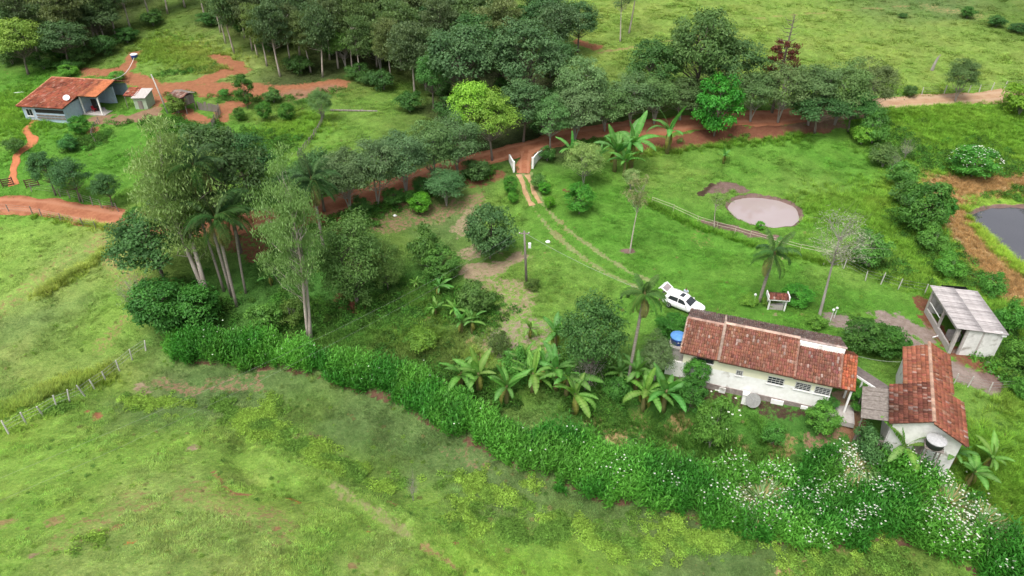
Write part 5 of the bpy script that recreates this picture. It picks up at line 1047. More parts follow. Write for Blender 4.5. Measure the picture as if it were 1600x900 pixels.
# ------------------------------------------------------------------ banana plants: every large leaf is a part
def banana_leaf(seed, Ln, Wd, arch, droop):
    r = np.random.default_rng(seed); n_ = 11; V = []; F = []; C = []; mid = []
    x = 0.; z = 0.; a = arch
    for i in range(n_+1): mid.append((x, z)); x += math.cos(a)*Ln/n_; z += math.sin(a)*Ln/n_; a -= droop/n_ * (1 + .6*i/n_)
    for sy in (-1, 1):
        for i in range(n_):
            t0, t1 = i/n_, (i+1)/n_; w0 = Wd*math.sin(math.pi*min(t0*.93+.07,1))**.55; w1 = Wd*math.sin(math.pi*min(t1*.93+.07,1))**.55
            if i == n_-1: w1 = .02
            gap = .06 if r.random() < .45 else 0; hang = r.uniform(-.1,.05)*Wd; v_ = .22*Wd; b = len(V)
            (x0, z0), (x1, z1) = mid[i], mid[i+1]; xm = x0 + (x1-x0)*(1-gap*2)
            V += [(x0,0,z0),(x1,0,z1),(xm,sy*w1,z1+v_-.35*w1+hang),(x0+.02,sy*w0,z0+v_-.35*w0+hang)]; F.append((b,b+1,b+2,b+3) if sy > 0 else (b+3,b+2,b+1,b))
            c = r.uniform(.85,1.15); C += [(.16*c,.32*c,.08*c)]*2 + [(.085*c,.235*c,.035*c)]*2
    m_ = npmesh('leaf', V, F, C); m_.materials.append(M['leaf']); return m_
BL = [banana_leaf(1, 2.0, .23, 1.3, .8), banana_leaf(2, 2.2, .25, 1.15, 1.05), banana_leaf(3, 2.1, .24, .95, 1.2), banana_leaf(4, 1.9, .23, .7, 1.4), banana_leaf(5, 1.9, .2, 1.42, .4), banana_leaf(7, 1.9, .22, .85, 2.1)]
BD = banana_leaf(6, 1.6, .16, -.3, 1.2)
b = MB(); b.tube([(0,0,-.2),(0.02,0,.6),(0,.02,1.2),(.0,0,1.8)], [.17,.14,.11,.07], 8); BST = b.mesh('stem', True); BST.materials.append(M['banana_stem'])
def banana(label, px, py, topy, col=(1,1,1), group='banana plants in the garden', n_=9, dead=3):
    r = random.Random(px*31+py); p = ground(px, py); h = rise(p, topy); s = h / 3.3; t = thing('banana_plant', label, 'banana plant', p, r.random()*6.28, group); t.scale = (s*1.08, s*1.08, s); link('stem', BST, t)
    for k in range(n_):
        a = k*2.4 + r.uniform(-.45,.45); m_ = BL[4] if k < 2 else BL[5] if r.random() < .14 else BL[(k+int(r.random()*2)) % 4]
        o = link('leaf', m_, t, None, (0,0,1.72 - .03*k), (r.uniform(-.3,.3), r.uniform(-.2,.2), a), r.uniform(.65,1.12)); o.color = (*[c*r.uniform(.88,1.15) for c in col], 1)
    for k in range(dead): o = link('dead_leaf', BD, t, None, (0,0,1.6), (0, r.uniform(.3,.7), r.random()*6.28), r.uniform(.7,1)); o.color = (1.6,.75,.8,1)
# ------------------------------------------------------------------ palms: every frond is a part
def frond(seed, Ln, arch, droop, Wl=.75, n_=26):
    r = np.random.default_rng(seed); V = []; F = []; C = []; x = z = 0.; a = arch; mid = []
    for i in range(n_+1): mid.append((x, z, a)); x += math.cos(a)*Ln/n_; z += math.sin(a)*Ln/n_; a -= droop/n_*(.5 + 1.1*i/n_)
    for i in range(n_):
        (x0,z0,_), (x1,z1,_) = mid[i], mid[i+1]; b = len(V); w_ = .035*(1 - .7*i/n_); V += [(x0,-w_,z0),(x1,-w_,z1),(x1,w_,z1),(x0,w_,z0)]; F.append((b,b+1,b+2,b+3)); C += [(.16,.19,.06)]*4
        if i < 2: continue
        for sy in (-1,1):
            for e in range(2):
                l_ = Wl*math.sin(math.pi*min(.12+.85*i/n_,1))**.6*r.uniform(.8,1.15); b = len(V); up_ = r.uniform(-.1,.35) - .25*e; q0 = np.array((x0 + (x1-x0)*e*.5, 0, z0 + (z1-z0)*e*.5)); d = unit(np.array((.55, sy*1.0, up_)))
                m1 = q0 + d*l_*.55; m2 = q0 + d*l_*.9 + np.array((.05,0,-.38*l_)); wv = np.array((.045,0,.01))
                V += [tuple(q0-wv*.6),tuple(q0+wv*.6),tuple(m1+wv),tuple(m1-wv),tuple(m2)]; F.append((b,b+1,b+2,b+3)); F.append((b+3,b+2,b+4,b+4)); c = r.uniform(.8,1.2); C += [(.045*c,.105*c,.026*c)]*2 + [(.058*c,.125*c,.032*c)]*3
    V = np.array(V); F2 = [f for f in F]
    m_ = bpy.data.meshes.new('frond'); m_.from_pydata([tuple(v) for v in V], [], [f if f[2] != f[3] else f[:3] for f in F2]); m_.update(); set_col(m_, 'tint', C); m_.materials.append(M['leaf']); return m_
FR_ = [frond(1,3.4,1.1,1.6), frond(2,3.5,.75,1.9), frond(3,3.4,.35,1.9), frond(4,3.1,-.1,1.4), frond(5,2.8,1.4,.9)]
def palm(label, px, py, topy, size=1.0, lean=(0,0), n_=17, col=(1,1,1), r0=.17, dead=3, mn=None):
    r = random.Random(px+py*3); p = ground(px, py); h = rise(p, topy); t = thing('palm_tree', label, 'palm', p)
    pts = [Vector((lean[0]*(k/6)**1.4, lean[1]*(k/6)**1.4, -.4 + (h+.4)*k/6)) for k in range(7)]; b = MB(); b.tube(pts, [r0*1.25] + [r0]*4 + [r0*.95, r0*.8], 9); b.build('trunk', M['palm_bark'], t, smooth=True); e = pts[-1]
    b = MB(); b.tube([e - ZUP*.5, e, e + ZUP*.6], [r0*.9, r0*1.35, r0*.3], 8); b.build('crownshaft', M['banana_stem'], t)
    for k in range(n_):
        q_ = k / n_; m_ = FR_[4] if q_ < .14 else FR_[min(int(q_*4.2), 3)]
        o = link('frond', m_, t, None, e + ZUP*(.35 - .4*q_), (r.uniform(-.2,.2), r.uniform(-.12,.12), k*2.4 + r.uniform(-.2,.2)), size*r.uniform(.88,1.1)); o.color = (*[c*r.uniform(.85,1.15) for c in col], 1)
    for k in range(dead): o = link('dead_frond', FR_[3], t, None, e - ZUP*.2, (0, r.uniform(.5,.9), r.random()*6.28), size*.85); o.color = (3.6,1.7,2.2,1)
# ------------------------------------------------------------------ trees one by one: kind, label, base x, base y, top y, width px, tint
G_DARK=(.8,.85,.8); G_BLUE=(.80,.98,1.35); G_YEL=(2.3,1.75,.8); G_BRT=(1.0,1.7,.85); G_PALE=(1.3,1.3,1.25); G_GREY=(.95,.95,1.05); G_OLV=(1.3,1.1,.9)
TREES = [
 ('eucalyptus','tallest pale trunked eucalyptus standing left of the palm clump',322,466,150,150,(1.0,1.0,1.0)),
 ('eucalyptus','white trunked eucalyptus rising out of the ginger hedge right of the palms',487,530,222,112,(1.0,1.05,.95)),
 ('broad','dark leafy tree behind the palm clump near the left dirt road',372,395,195,150,G_DARK),
 ('broad','dark low spreading tree left of the tall eucalyptus trunk',262,450,330,135,G_DARK),
 ('broad','dark tree filling the gap between the palms and the left road',310,410,255,110,(.75,.85,.8)),
 ('feathery','wide feathery green tree in the middle of the garden slope',558,474,332,122,(1.0,1.05,1.0)),
 ('feathery','smaller pale feathery tree leaning out beside the wide feathery one',606,452,372,62,(1.55,1.35,1.3)),
 ('dense','round bluish green tree standing on the lawn left of the utility pole',767,404,323,80,(1.0,.92,1.55)),
 ('feather','bluish green tree with several stems on the red bank',697,322,264,68,(.75,1.15,1.05)),
 ('feather','first grey green tree of the roadside row above the red bank',548,334,228,95,G_GREY),
 ('feather','second grey green tree of the roadside row above the red bank',592,322,212,95,(1,1,1)),
 ('feather','third grey green tree of the roadside row above the red bank',636,306,200,95,G_GREY),
 ('feather','fourth grey green tree of the roadside row above the red bank',678,291,186,92,(1,1,1)),
 ('feather','last grey green tree of the roadside row beside the yellow trees',716,274,180,85,G_GREY),
 ('broad','leafy green tree at the lower end of the roadside row',508,330,240,90,(.9,1.0,.9)),
 ('broad','dark green tree behind the white eucalyptus crown',470,345,262,95,(.85,.95,.9)),
 ('broad','yellow green tree at the roadside, the farther of two',738,238,124,78,(3.1,2.5,.95)),
 ('broad','yellow green tree at the roadside, the nearer of two',768,248,142,82,(2.4,2.15,.95)),
 ('broad','large dark crowned tree above the yellow trees',722,172,32,122,(.95,1.05,1.1)),
 ('broad','large dark crowned tree right of the wood edge',822,178,26,128,(.95,1.05,1.1)),
 ('broad','dark tree under the large crowned tree near the road',818,222,122,88,(.95,1.05,1.15)),
 ('broad','small bright tree with a pale trunk at the wood edge',678,172,78,55,(1.1,1.4,1.0)),
 ('broad','dark tree standing on the red patch in the far pasture',902,82,2,66,(.9,1.0,1.0)),
 ('slender','slim dark tree with a thin trunk in the far pasture',968,64,-32,48,(.6,.75,.7)),
 ('slender','taller slim tree beside the slim dark one in the far pasture',982,52,-60,55,(.6,.75,.7)),
 ('feather','pale airy tree rising behind the roadside row near the yellow trees',905,205,82,92,(1.25,1.35,1.2)),
 ('feather','pale grey tree with a visible trunk above the banana plants at the road',898,222,126,95,(1.15,1.15,1.15)),
 ('feather','pale grey tree at the roadside just right of the gate',860,232,148,70,(1.05,1.1,1.05)),
 ('feather','first grey tree of the row above the middle of the road',945,206,130,85,(.9,1.0,.95)),
 ('feather','second grey tree of the row above the middle of the road',985,198,116,85,(.95,1.0,1.0)),
 ('feather','third grey tree of the row above the middle of the road',1022,193,112,82,(.85,.95,.9)),
 ('feather','last grey tree of the row, beside the bright green tree',1062,188,120,80,(.8,.9,.85)),
 ('broad','tallest dark tree of the group above the bright green tree',1082,172,6,118,(1.05,1.05,1.0)),
 ('broad','dark tree right of the tallest one above the bright green tree',1128,172,52,105,(1.0,1.1,.95)),
 ('broad','dark green tree left of the tallest one above the road',1014,170,62,92,(.75,1.05,.85)),
 ('dense','bright green bushy tree hanging over the red road bank',1116,212,118,74,(.8,1.35,.9)),
 ('feather','grey green tree right of the bright green tree',1172,192,108,74,(1.0,1.0,.95)),
 ('feather','grey olive tree at the foot of the dead red tree',1216,192,98,88,(1.0,.95,.95)),
 ('feather','grey olive tree right of the dead red tree',1262,196,96,88,(1.0,.98,.95)),
 ('feather','grey twiggy tree near the right end of the roadside wood',1304,194,92,88,(1.15,1.05,1.1)),
 ('feather','last grey olive tree at the right end of the roadside wood',1350,186,92,78,(1.0,1.0,1.0)),
 ('broad','dark low tree at the shaded foot of the roadside wood',1272,208,146,90,(.7,.85,.8)),
 ('broad','dark low tree overhanging the lawn corner',1325,204,140,70,(.8,1.1,.8)),
 ('feather','lone round tree beside the right hand road',1492,158,88,54,(.8,.85,.8)),
 ('slender','slender pale trunked tree standing alone on the lawn',984,394,262,50,(1.2,1.15,1.2)),
 ('dense','bright round bush like tree on the lawn beside the drive',905,334,287,46,(.95,1.45,.9)),
 ('feather','pale green tree left of the banana plants above the lawn',912,290,222,62,(1.7,1.75,1.5)),
 ('feather','thin silvery sapling on the lawn below the banana plants',985,300,262,30,(1.9,1.8,1.9)),
 ('slender','small tree leaning over the left edge of the round pond',1116,356,298,42,(.8,.95,.8)),
 ('broad','dark leafy tree with pale bare branches before the farmhouse lawn',922,602,470,108,(.8,.95,.85)),
 ('feather','small round grey green tree at the left end of the farmhouse',1022,594,525,56,(1.25,1.15,1.15)),
 ('broad','yellowish tree at the left edge of the hillside wood',46,116,26,78,(2.3,1.9,1.0)),
 ('feather','small tree with a bright top in the hillside wood',540,106,38,48,(1.2,1.6,.9)),
 ('feather','pale spreading tree at the lower edge of the hillside wood',595,112,34,72,(1.25,1.45,1.15)),
 ('broad','first dark bushy tree beside the left dirt road near the footpath',86,306,236,50,(.85,1.0,1.0)),
 ('broad','second dark bushy tree beside the left dirt road',124,316,250,58,(.85,.95,.9)),
 ('broad','third dark bushy tree beside the left dirt road',176,322,270,45,(.8,.95,.85)),
 ('broad','dark tree between the tall eucalyptus and the garden beds',388,300,206,90,(.75,.85,.85)),
 ('broad','dark tree behind the palms overlooking the garden beds',330,270,195,85,(.8,.95,.9)),
 ('feather','small twiggy tree at the corner of the upper meadow fence',505,192,138,40,(.95,1.1,1.0)),
 ('dense','tall dark citrus tree in the red soil garden',387,168,118,32,(.85,.95,.7)),
 ('dense','dark tree overhanging the right pond fence',1428,364,282,78,(.9,1.0,.9)),
 ('shrub','olive rounded tree beside the wooden hut',280,178,146,38,(1.3,1.3,.8)),
]
for a in TREES: plant(a[0], a[1], 'tree', *a[2:6], a[6], v={322: 0, 487: 1}.get(a[2]) if a[0] == 'eucalyptus' else None)
WB = [(110,104,30,80),(20,80,10,76),(160,70,0,70),(70,40,-50,80),(560,66,-20,72),(630,92,6,70),(690,66,-30,84),(746,120,20,84),(780,150,60,76),(870,140,60,72),(500,36,-40,70),(400,36,-40,64),(130,30,-50,80),(850,70,-10,76)]
WB.sort()
for k, (x, y, ty, w_) in enumerate(WB): plant('broad', 'dark leafy tree among the eucalyptus of the hillside wood, %s from the left' % ['first','second','third','fourth','fifth','sixth','seventh','eighth','ninth','tenth','eleventh','twelfth','thirteenth','last'][k], 'tree', x, y, ty, w_, (.8+.1*(k%3),.95,.95), 'leafy trees in the hillside wood')
# the hillside wood: eucalyptus one can count, nearest first
WOODP = [(395,76,-30,44),(416,102,0,46),(455,102,0,48),(484,112,10,44),(515,92,-10,46),(566,120,20,42),(586,104,0,50),(612,132,24,46),(350,68,-40,42),(374,44,-60,46),(430,86,-20,46),(542,86,-20,44),(10,92,-10,56),(56,82,-20,54),(100,78,-30,52),(136,74,-20,46),(166,68,-30,44),(664,142,40,50),(366,84,-40,52),(404,88,-30,50),(438,120,-10,54),(506,118,0,52),(528,104,-30,50),(552,108,-20,46),(574,84,-60,60),(628,108,-10,60),(645,150,30,62),(384,60,-70,50),(420,60,-60,50),(470,86,-40,56),(490,56,-70,50),(520,62,-60,52),(604,60,-60,60),(660,70,-50,64),(640,40,-80,60),(342,52,-80,48),(322,30,-90,50),(440,30,-90,56),(560,30,-90,52),(700,60,-70,60),(740,90,-30,70),(690,110,-10,60),
 (120,88,-40,64),(80,66,-60,62),(30,58,-70,64),(150,60,-60,60),(180,58,-50,50),(206,44,-60,46),(106,40,-90,60),(60,30,-90,60),(14,24,-100,60),(150,24,-90,60),(232,26,-70,46),(196,14,-90,52),(262,20,-80,46),(780,110,-10,70),(770,60,-70,70),(840,60,-60,60),(286,12,-90,46),(870,100,0,70),(866,30,-90,60)]
WOODP.sort(key=lambda q_: q_[0])
ORD = ['first','second','third','fourth','fifth','sixth','seventh','eighth','ninth','tenth','eleventh','twelfth','thirteenth','fourteenth','fifteenth','sixteenth','seventeenth','eighteenth','nineteenth','twentieth']
def ordn(k): 
    if k < 20: return ORD[k]
    tens = {2:'twenty',3:'thirty',4:'forty',5:'fifty',6:'sixty'}[(k+1)//10]; u = (k+1) % 10
    return (tens + '-' + ORD[u-1]) if u else {'twenty':'twentieth','thirty':'thirtieth','forty':'fortieth','fifty':'fiftieth','sixty':'sixtieth'}[tens]
for k, (x, y, ty, w_) in enumerate(WOODP): plant('forest_eucalyptus', 'slim pale trunked eucalyptus in the hillside wood, %s from the left' % ordn(k), 'tree', x, y, ty, w_*1.15, (.85 + .3*((k*37) % 10)/10, .95 + .2*((k*17) % 10)/10, .9), 'eucalyptus in the hillside wood')
# understory of the wood
US = [(200,66,40),(240,40,14),(380,50,24),(420,80,56),(330,40,16),(480,50,20),(540,70,40),(620,70,40),(700,40,0),(740,60,20),(660,40,6),(90,50,20),(150,40,10),(20,40,8),(610,30,0),(780,80,40),(820,40,4),(40,76,20),(96,92,60),(130,100,70),(165,84,50),(70,108,80),(110,112,92),(350,20,-10),(470,112,82),(560,122,96),(600,140,104),(640,176,140),(700,186,150),(590,86,50),(520,86,56),(450,70,40),(660,122,90),(720,200,170),(760,196,150),(845,210,180),(690,150,118),(20,100,66),(575,128,110),(745,165,120),(875,170,130),(860,120,80),(790,160,120)]
US.sort()
for k, (x, y, ty) in enumerate(US): plant('shrub', 'dark undergrowth bush at the foot of the hillside wood, %s from the left' % ordn(k), 'shrub', x, y, ty, 46, (.62,.82,.7), 'undergrowth of the hillside wood', name='shrub')
# ------------------------------------------------------------------ shrubs
SHR = [('shrub','dark bush under the first roadside trees above the red bank',566,336,306,40,(.7,.95,.75)),('shrub','dark bush under the middle roadside trees above the red bank',616,322,292,44,(.75,1.0,.8)),('shrub','dark bush under the last roadside trees above the red bank',660,304,274,40,(.7,.95,.75)),('shrub','leafy bush left of the bluish tree on the red bank',640,318,296,30,(.9,1.2,.8)),('shrub','olive bush on the garden slope left of the bare sandy patch',668,424,352,66,(1.05,1.15,.95)),('dense','green bush below the olive bush on the garden slope',692,434,386,62,(1.15,1.1,1.0)),
 ('dense','bright yellow green small bush on the red bank',657,334,301,36,(1.5,1.9,.8)),('shrub','loose bush beside the young banana plants',742,488,438,74,(1.0,1.1,.9)),('shrub','thin twiggy bush on the slope below the sandy patch',782,556,520,40,(1.1,.95,.9)),
 ('dense','bright dense round bush against the farmhouse wall',1085,604,561,44,(.95,1.35,.85)),('dense','dark green bush below the round bush at the farmhouse',1076,642,596,50,(.8,1.05,.8)),('shrub','tall leafy bush with white flowers below the farmhouse',1108,700,614,68,(1.3,1.6,1.0)),
 ('shrub','low bush in the middle of the slope below the farmhouse',1205,694,660,44,(.95,1.4,.9)),('dense','light green bush at the right end of the farmhouse front',1280,672,632,52,(1.35,1.6,1.25)),('dense','dark bush touching the right corner of the farmhouse',1290,636,618,34,(.8,1.0,1.0)),
 ('dense','round bush beside the walkway posts',1345,640,612,44,(.9,1.25,.8)),('shrub','silvery green bush at the top of the ginger hedge',1352,722,672,74,(.8,1.0,1.1)),('dense','dark wide bush behind the farmhouse end',1340,546,502,70,(.75,.8,.7)),('dense','dark bush next to the outbuilding roof corner',1376,552,512,64,(.75,.85,.7)),
 ('shrub','fan leaved bush at the corner of the outbuilding',1408,560,530,26,(.9,1.2,.9)),('shrub','pale clipped bush behind the farmhouse ridge',1275,512,492,36,(1.5,1.6,.9)),('dense','dark bush behind the blue water tank',1047,528,492,54,(.75,1.1,.7)),
 ('dense','small dark bush left of the gate wall',798,305,276,24,(.8,1.2,.7)),('dense','small bright bush at the left rut of the drive',802,318,300,18,(1.2,1.5,.8)),('shrub','light bush right of the gate wall',842,296,270,28,(1.3,1.5,1.1)),('dense','small round bush right of the drive ruts',850,303,284,20,(1.0,1.5,.8)),('dense','yellowish small bush along the drive',858,325,308,18,(1.6,1.7,.7)),('shrub','shadowy bush between the roadside trees and the gate',745,282,246,56,(.75,.9,.95)),('shrub','dark palm like bush right of the gate wall',855,252,226,30,(.7,1.0,.8)),
 ('shrub','first bush of the overgrown strip at the lawn corner',1362,224,172,50,(.85,1.2,.9)),('shrub','reedy yellow bush at the top of the overgrown strip',1345,225,192,44,(1.6,1.8,.9)),('shrub','grey green bush in the overgrown strip above the pond',1378,262,222,48,(1.1,1.2,1.2)),('shrub','leafy bush in the overgrown strip right of the lawn',1404,292,250,56,(.95,1.25,.95)),('shrub','bush where the overgrown strip meets the dark tree',1412,325,278,56,(.85,1.15,.9)),('dense','dark green bush at the pond side of the overgrown strip',1462,350,306,44,(.8,1.15,.8)),('shrub','leafy bush on the bank above the grey shed',1452,392,352,60,(1.0,1.35,.9)),('shrub','tangled bush at the far corner of the grey shed roof',1478,432,396,56,(1.0,1.4,.9)),('shrub','green bush beside the right wall of the shed',1572,520,470,56,(1.0,1.5,.9)),('shrub','green bush at the right edge below the shed',1585,575,535,54,(1.0,1.45,.9)),('shrub','bush at the right edge near the dirt yard end',1592,622,590,44,(.9,1.3,.85)),('shrub','green bush between the shed and the straw bank',1545,462,425,48,(.9,1.35,.9)),
 ('dense','wide bush covered with white flowers in the far right meadow',1515,277,232,72,(1.1,1.5,1.0)),('shrub','tall bright grass like bush at the right edge by the road',1592,178,128,64,(1.8,1.9,.8)),('shrub','greenish bush entangled with the dead grey tree',1352,420,360,70,(1.1,1.3,1.1)),('dense','small bush growing at the water edge of the round pond',1187,358,346,14,(1.2,1.7,.9)),
 ('dense','dark citrus bush in the red soil garden, the smallest',376,187,168,20,(.8,.9,.7)),('dense','dark citrus bush in the meadow left of the pair',415,188,158,26,(.85,1.0,.75)),('dense','dark citrus bush at the right of the garden beds',450,190,161,28,(.85,1.0,.7)),('shrub','low bush behind the garden citrus bushes',428,160,136,36,(.95,1.05,.95)),('shrub','loose bush at the red soil edge below the wood',350,152,138,18,(1.0,1.4,1.0)),
 ('dense','leafy bush in front of the blue cottage porch',128,208,182,30,(.9,1.15,.85)),('shrub','broad leaved bush beside the cottage garden path',110,235,210,38,(.8,1.3,1.1)),('shrub','low bush below the cottage footpath fence',30,238,212,34,(.9,1.1,.9)),('shrub','bush at the back corner of the blue cottage',110,120,100,34,(1.1,1.7,.8)),('shrub','bush between the cottage porch and the lean-to',182,126,110,30,(1.3,1.5,1.1)),('shrub','bush under the tall eucalyptus by the road edge',215,352,326,40,(.9,1.2,.8)),
 ('dense','dark leafy bush at the left end of the ginger hedge',268,516,440,100,(.75,.95,.8)),('dense','dark leafy bush under the palm clump trunks',310,512,452,86,(.7,.95,.8)),('shrub','bush under the white eucalyptus trunk',420,520,470,70,(1.1,1.2,.95)),('shrub','low bush at the foot of the white eucalyptus',460,505,470,50,(1.2,1.2,.9)),('shrub','pale grassy bush on the slope above the hedge middle',665,545,515,52,(1.5,1.5,.95)),('shrub','leafy bush behind the hedge banana plants',810,590,545,60,(1.0,1.45,.9)),('shrub','shadowy bush between the palm and the farmhouse',960,620,585,50,(.8,1.1,.8)),
 ('shrub','first small bush in the far pasture corner',1510,28,8,30,(.7,.9,.8)),('shrub','second small bush in the far pasture corner',1555,42,22,34,(.6,.85,.7)),('shrub','third small bush in the far pasture corner',1590,52,34,36,(.55,.8,.7)),('shrub','small dark bush alone in the far pasture',1410,28,20,16,(.6,.8,.7)),('shrub','roadside bush at the foot of the lone round tree',1420,150,132,28,(.8,1.0,.8)),('shrub','grass tussock at the foot of the lawn palm',1170,476,462,34,(1.6,1.6,.8)),('shrub','tussock right of the lawn palm',1200,478,466,26,(1.5,1.4,.8)),('dense','clump of leaves beside the tiled stand on the lawn',1245,474,450,50,(1.0,1.7,.9)),('shrub','grey tangle at the foot of the lawn utility pole',830,452,434,30,(1.1,.95,.8))]
for a in SHR: plant(a[0], a[1], 'shrub', *a[2:6], a[6], name='shrub')
# dead trees
for (l_, x, y, ty, w_, c) in (('leafless grey brush in the left pasture beside the dark bushes',224,492,418,62,(1,1,1)),('small bare shrub standing in the gully below the hedge',646,782,740,26,(1,1,1)),('pale bare branches poking out of the dark tree before the lawn',915,612,548,64,(1,1,1)),('grey dead bush near the pond strip',1412,250,215,26,(1.3,1.3,1.3)),('grey dead bush in the overgrown strip above the fence',1392,268,236,24,(1.3,1.3,1.3))):
    plant('bare', l_, 'dead tree', x, y, ty, w_, c, name='dead_tree')
plant('bare_slender', 'slender pale trunked tree with a thin grey crown behind the farmhouse', 'tree', 1275, 500, 334, 100, (1,1,1))
# dead araucaria with rust red foliage
p = ground(1206, 176); h = rise(p, 22); t = thing('dead_conifer', 'dead conifer with rust red needles rising above the roadside trees', 'tree', p); b = MB(); b.tube([(0,0,-.3),(.1,0,h*.5),(.3,0,h)], [.28,.2,.05], 7); V = []; F = []; C = []; r = np.random.default_rng(5)
for k in range(46):
    z = h*(.30+.68*k/46); a = k*2.4; ln = (1-z/h)*3.0 + .9; e = Vector((math.cos(a)*ln, math.sin(a)*ln, z + .5)); b.tube([(.2,0,z),(e.x*.6,e.y*.6,z+.05),tuple(e)], [.06,.045,.015], 3, cap=False)
    if .34 < z/h < .72:
        m_ = 150; P_ = np.array((e.x,e.y,e.z))*r.uniform(.55,1.05,(m_,1)) * np.array((1,1,0)) + np.array((0,0,z+.25)) + r.normal(0,.22,(m_,3)); v_, f_ = leaf_quads(P_, unit(r.normal(0,1,(m_,3))), .40, .13, r); F.append(f_ + sum(len(q_) for q_ in V)); V.append(v_); C.append(np.repeat(np.array((.13,.040,.028))*r.uniform(.5,1.5,(m_,1)), 4, axis=0))
b.build('trunk', M['bark'], t); link('crown', npmesh('crown', np.concatenate(V), np.concatenate(F), np.concatenate(C)), t, M['leaf'])
# ------------------------------------------------------------------ palms
palm('palm with the lowest crown in the left palm clump', 370, 478, 342, 1.15, (.3,0), 20, (1,1,1))
palm('taller palm behind the lowest crowned one in the left clump', 362, 462, 262, 1.1, (-.2,0), 18, (.85,.95,.95))
palm('slim palm at the right of the left palm clump', 384, 458, 330, .9, (.9,0), 14, (.9,1,.95), .13)
palm('palm leaning left behind the others in the left clump', 350, 455, 300, 1.0, (-.8,.6), 16, (.9,.95,.95), .14)
palm('palm behind the white eucalyptus above the red bank', 508, 400, 282, 1.15, (0,0), 18, (.95,1.05,1.1))
palm('tall thin palm standing before the left end of the farmhouse', 980, 606, 462, .78, (.5,0), 15, (1.5,1.55,1.2), .15, 5)
palm('palm with a sparse crown alone on the lawn', 1186, 472, 398, .95, (.35,0), 11, (1.35,1.4,1.3), .17, 2)
# ------------------------------------------------------------------ banana plants
BAN = [('tallest banana plant on the red road bank',1042,240,170),('banana plant left of the tallest, at the road bank',985,262,182),('banana plant with drooping leaves left of the road bank group',960,268,202),('low banana plant at the foot of the road bank group',975,276,224),('banana plant half hidden behind the pale green tree',892,258,210),('banana plant right behind the pale green tree',935,262,226),('small lone young banana plant on the far lawn',1130,256,230),
 ('leftmost young banana plant on the garden slope',650,452,432),('young banana plant beside the dense bushes',686,464,432),('pale banana plant at the left of the slope clump',681,494,468),('upper banana plant of the slope clump',712,500,466),('lower left banana plant of the slope clump',722,520,484),('lower right banana plant of the slope clump',738,520,482),('lone short banana plant on the worn lawn',828,528,496),('banana plant with upright leaves left of the dark leafy tree',868,545,496),
 ('leftmost banana plant rising from the ginger hedge',722,610,556),('yellow leaved banana plant in the ginger hedge',748,612,556),('banana plant standing low in front of the hedge row',792,632,574),('banana plant behind the low one in the hedge row',818,585,538),('banana plant right of the low one in the hedge row',832,612,556),('wide banana plant in the middle of the hedge row',868,610,542),('banana plant overlapping the wide one to its right',885,620,556),('banana plant at the right end of the hedge row',897,645,586),('banana plant under the dark leafy tree before the lawn',850,598,548),
 ('banana plant between the thin palm and the farmhouse',992,612,548),('wide banana plant in front of the thin palm',1004,642,578),('banana plant nearest the round farmhouse bush',1036,642,578),('banana plant right of the grey tree at the farmhouse end',968,600,562),
 ('banana plant before the lean-to of the outbuilding',1400,728,664),('banana plant below the outbuilding gable',1478,730,682),('lowest banana plant at the right end of the hedge',1510,762,712),('rightmost banana plant on the open grass',1538,736,690),('small banana plant left in the outbuilding group',1385,720,688),('lone banana plant on the shaded slope left of the white eucalyptus',424,446,418)]
for k, (l_, x, y, ty) in enumerate(BAN):
    banana(l_, x, y, ty, {0:(1,1,1),1:(1.25,1.1,1),2:(.9,1,1)}[k % 3] if y > 300 else (.9,1.05,1.1), n_=9 + k % 4)
# ------------------------------------------------------------------ ginger hedge: one mass nobody could count
r = np.random.default_rng(11)
G2 = GING; lo_, hi_ = GING.min(0)-1, GING.max(0)+1
# mounds of shoots give the hedge its lumps and dark gaps
mc = []
cand = r.uniform(lo_, hi_, (9000, 2)); cand = cand[in_poly(cand[:, 0], cand[:, 1], GING)]
for q_ in cand:
    if not mc or ((np.array(mc) - q_) ** 2).sum(1).min() > 1.75**2: mc.append(q_)
mc = np.array(mc); mr_ = r.uniform(1.0, 2.3, len(mc)); mh = r.uniform(1.2, 2.3, len(mc)) + .7*(mr_ - 1.0)
Q = r.uniform(lo_, hi_, (160000, 2)); Q = Q[(sdf(Q[:, 0], Q[:, 1], GING) + (fbm(Q[:, 0]/1.4, Q[:, 1]/1.4, 88, 2) - .5) * 2.0 < .35) & (Q[:, 1] > 14)]
dm = np.hypot(Q[:, None, 0] - mc[None, :, 0], Q[:, None, 1] - mc[None, :, 1]) / mr_[None]; env = mh[None] * np.sqrt(np.clip(1 - (dm*.92)**2, 0, 1)); bi = env.argmax(1); eh = env.max(1)
ok = eh > .8; Q = Q[ok][:17000]; bi = bi[ok][:17000]; eh = eh[ok][:17000]
z0 = height(Q[:, 0], Q[:, 1]); k = len(Q); hh = eh * r.uniform(.68, 1.18, k) + (r.random(k) < .04) * .35
ln = (Q - mc[bi]) * .16 + r.normal(0, .13, (k, 2))
NL = 8; tt = np.linspace(.22, 1.0, NL)[None, :]; az = r.random((k, 1))*6.28 + np.arange(NL)[None]*math.pi + r.normal(0, .4, (k, NL))
B0 = np.stack([Q[:, :1] + ln[:, :1]*tt*hh[:, None], Q[:, 1:] + ln[:, 1:]*tt*hh[:, None], z0[:, None] + hh[:, None]*tt], 2)
el = r.uniform(.35, 1.0, (k, NL)) + .35*(tt > .85); Ln = .58 * r.uniform(.7, 1.25, (k, NL)); dv = np.stack([np.cos(az)*np.cos(el), np.sin(az)*np.cos(el), np.sin(el)], 2); sv_ = unit(np.cross(dv, ZN)); nv = np.cross(sv_, dv)
wd = .06
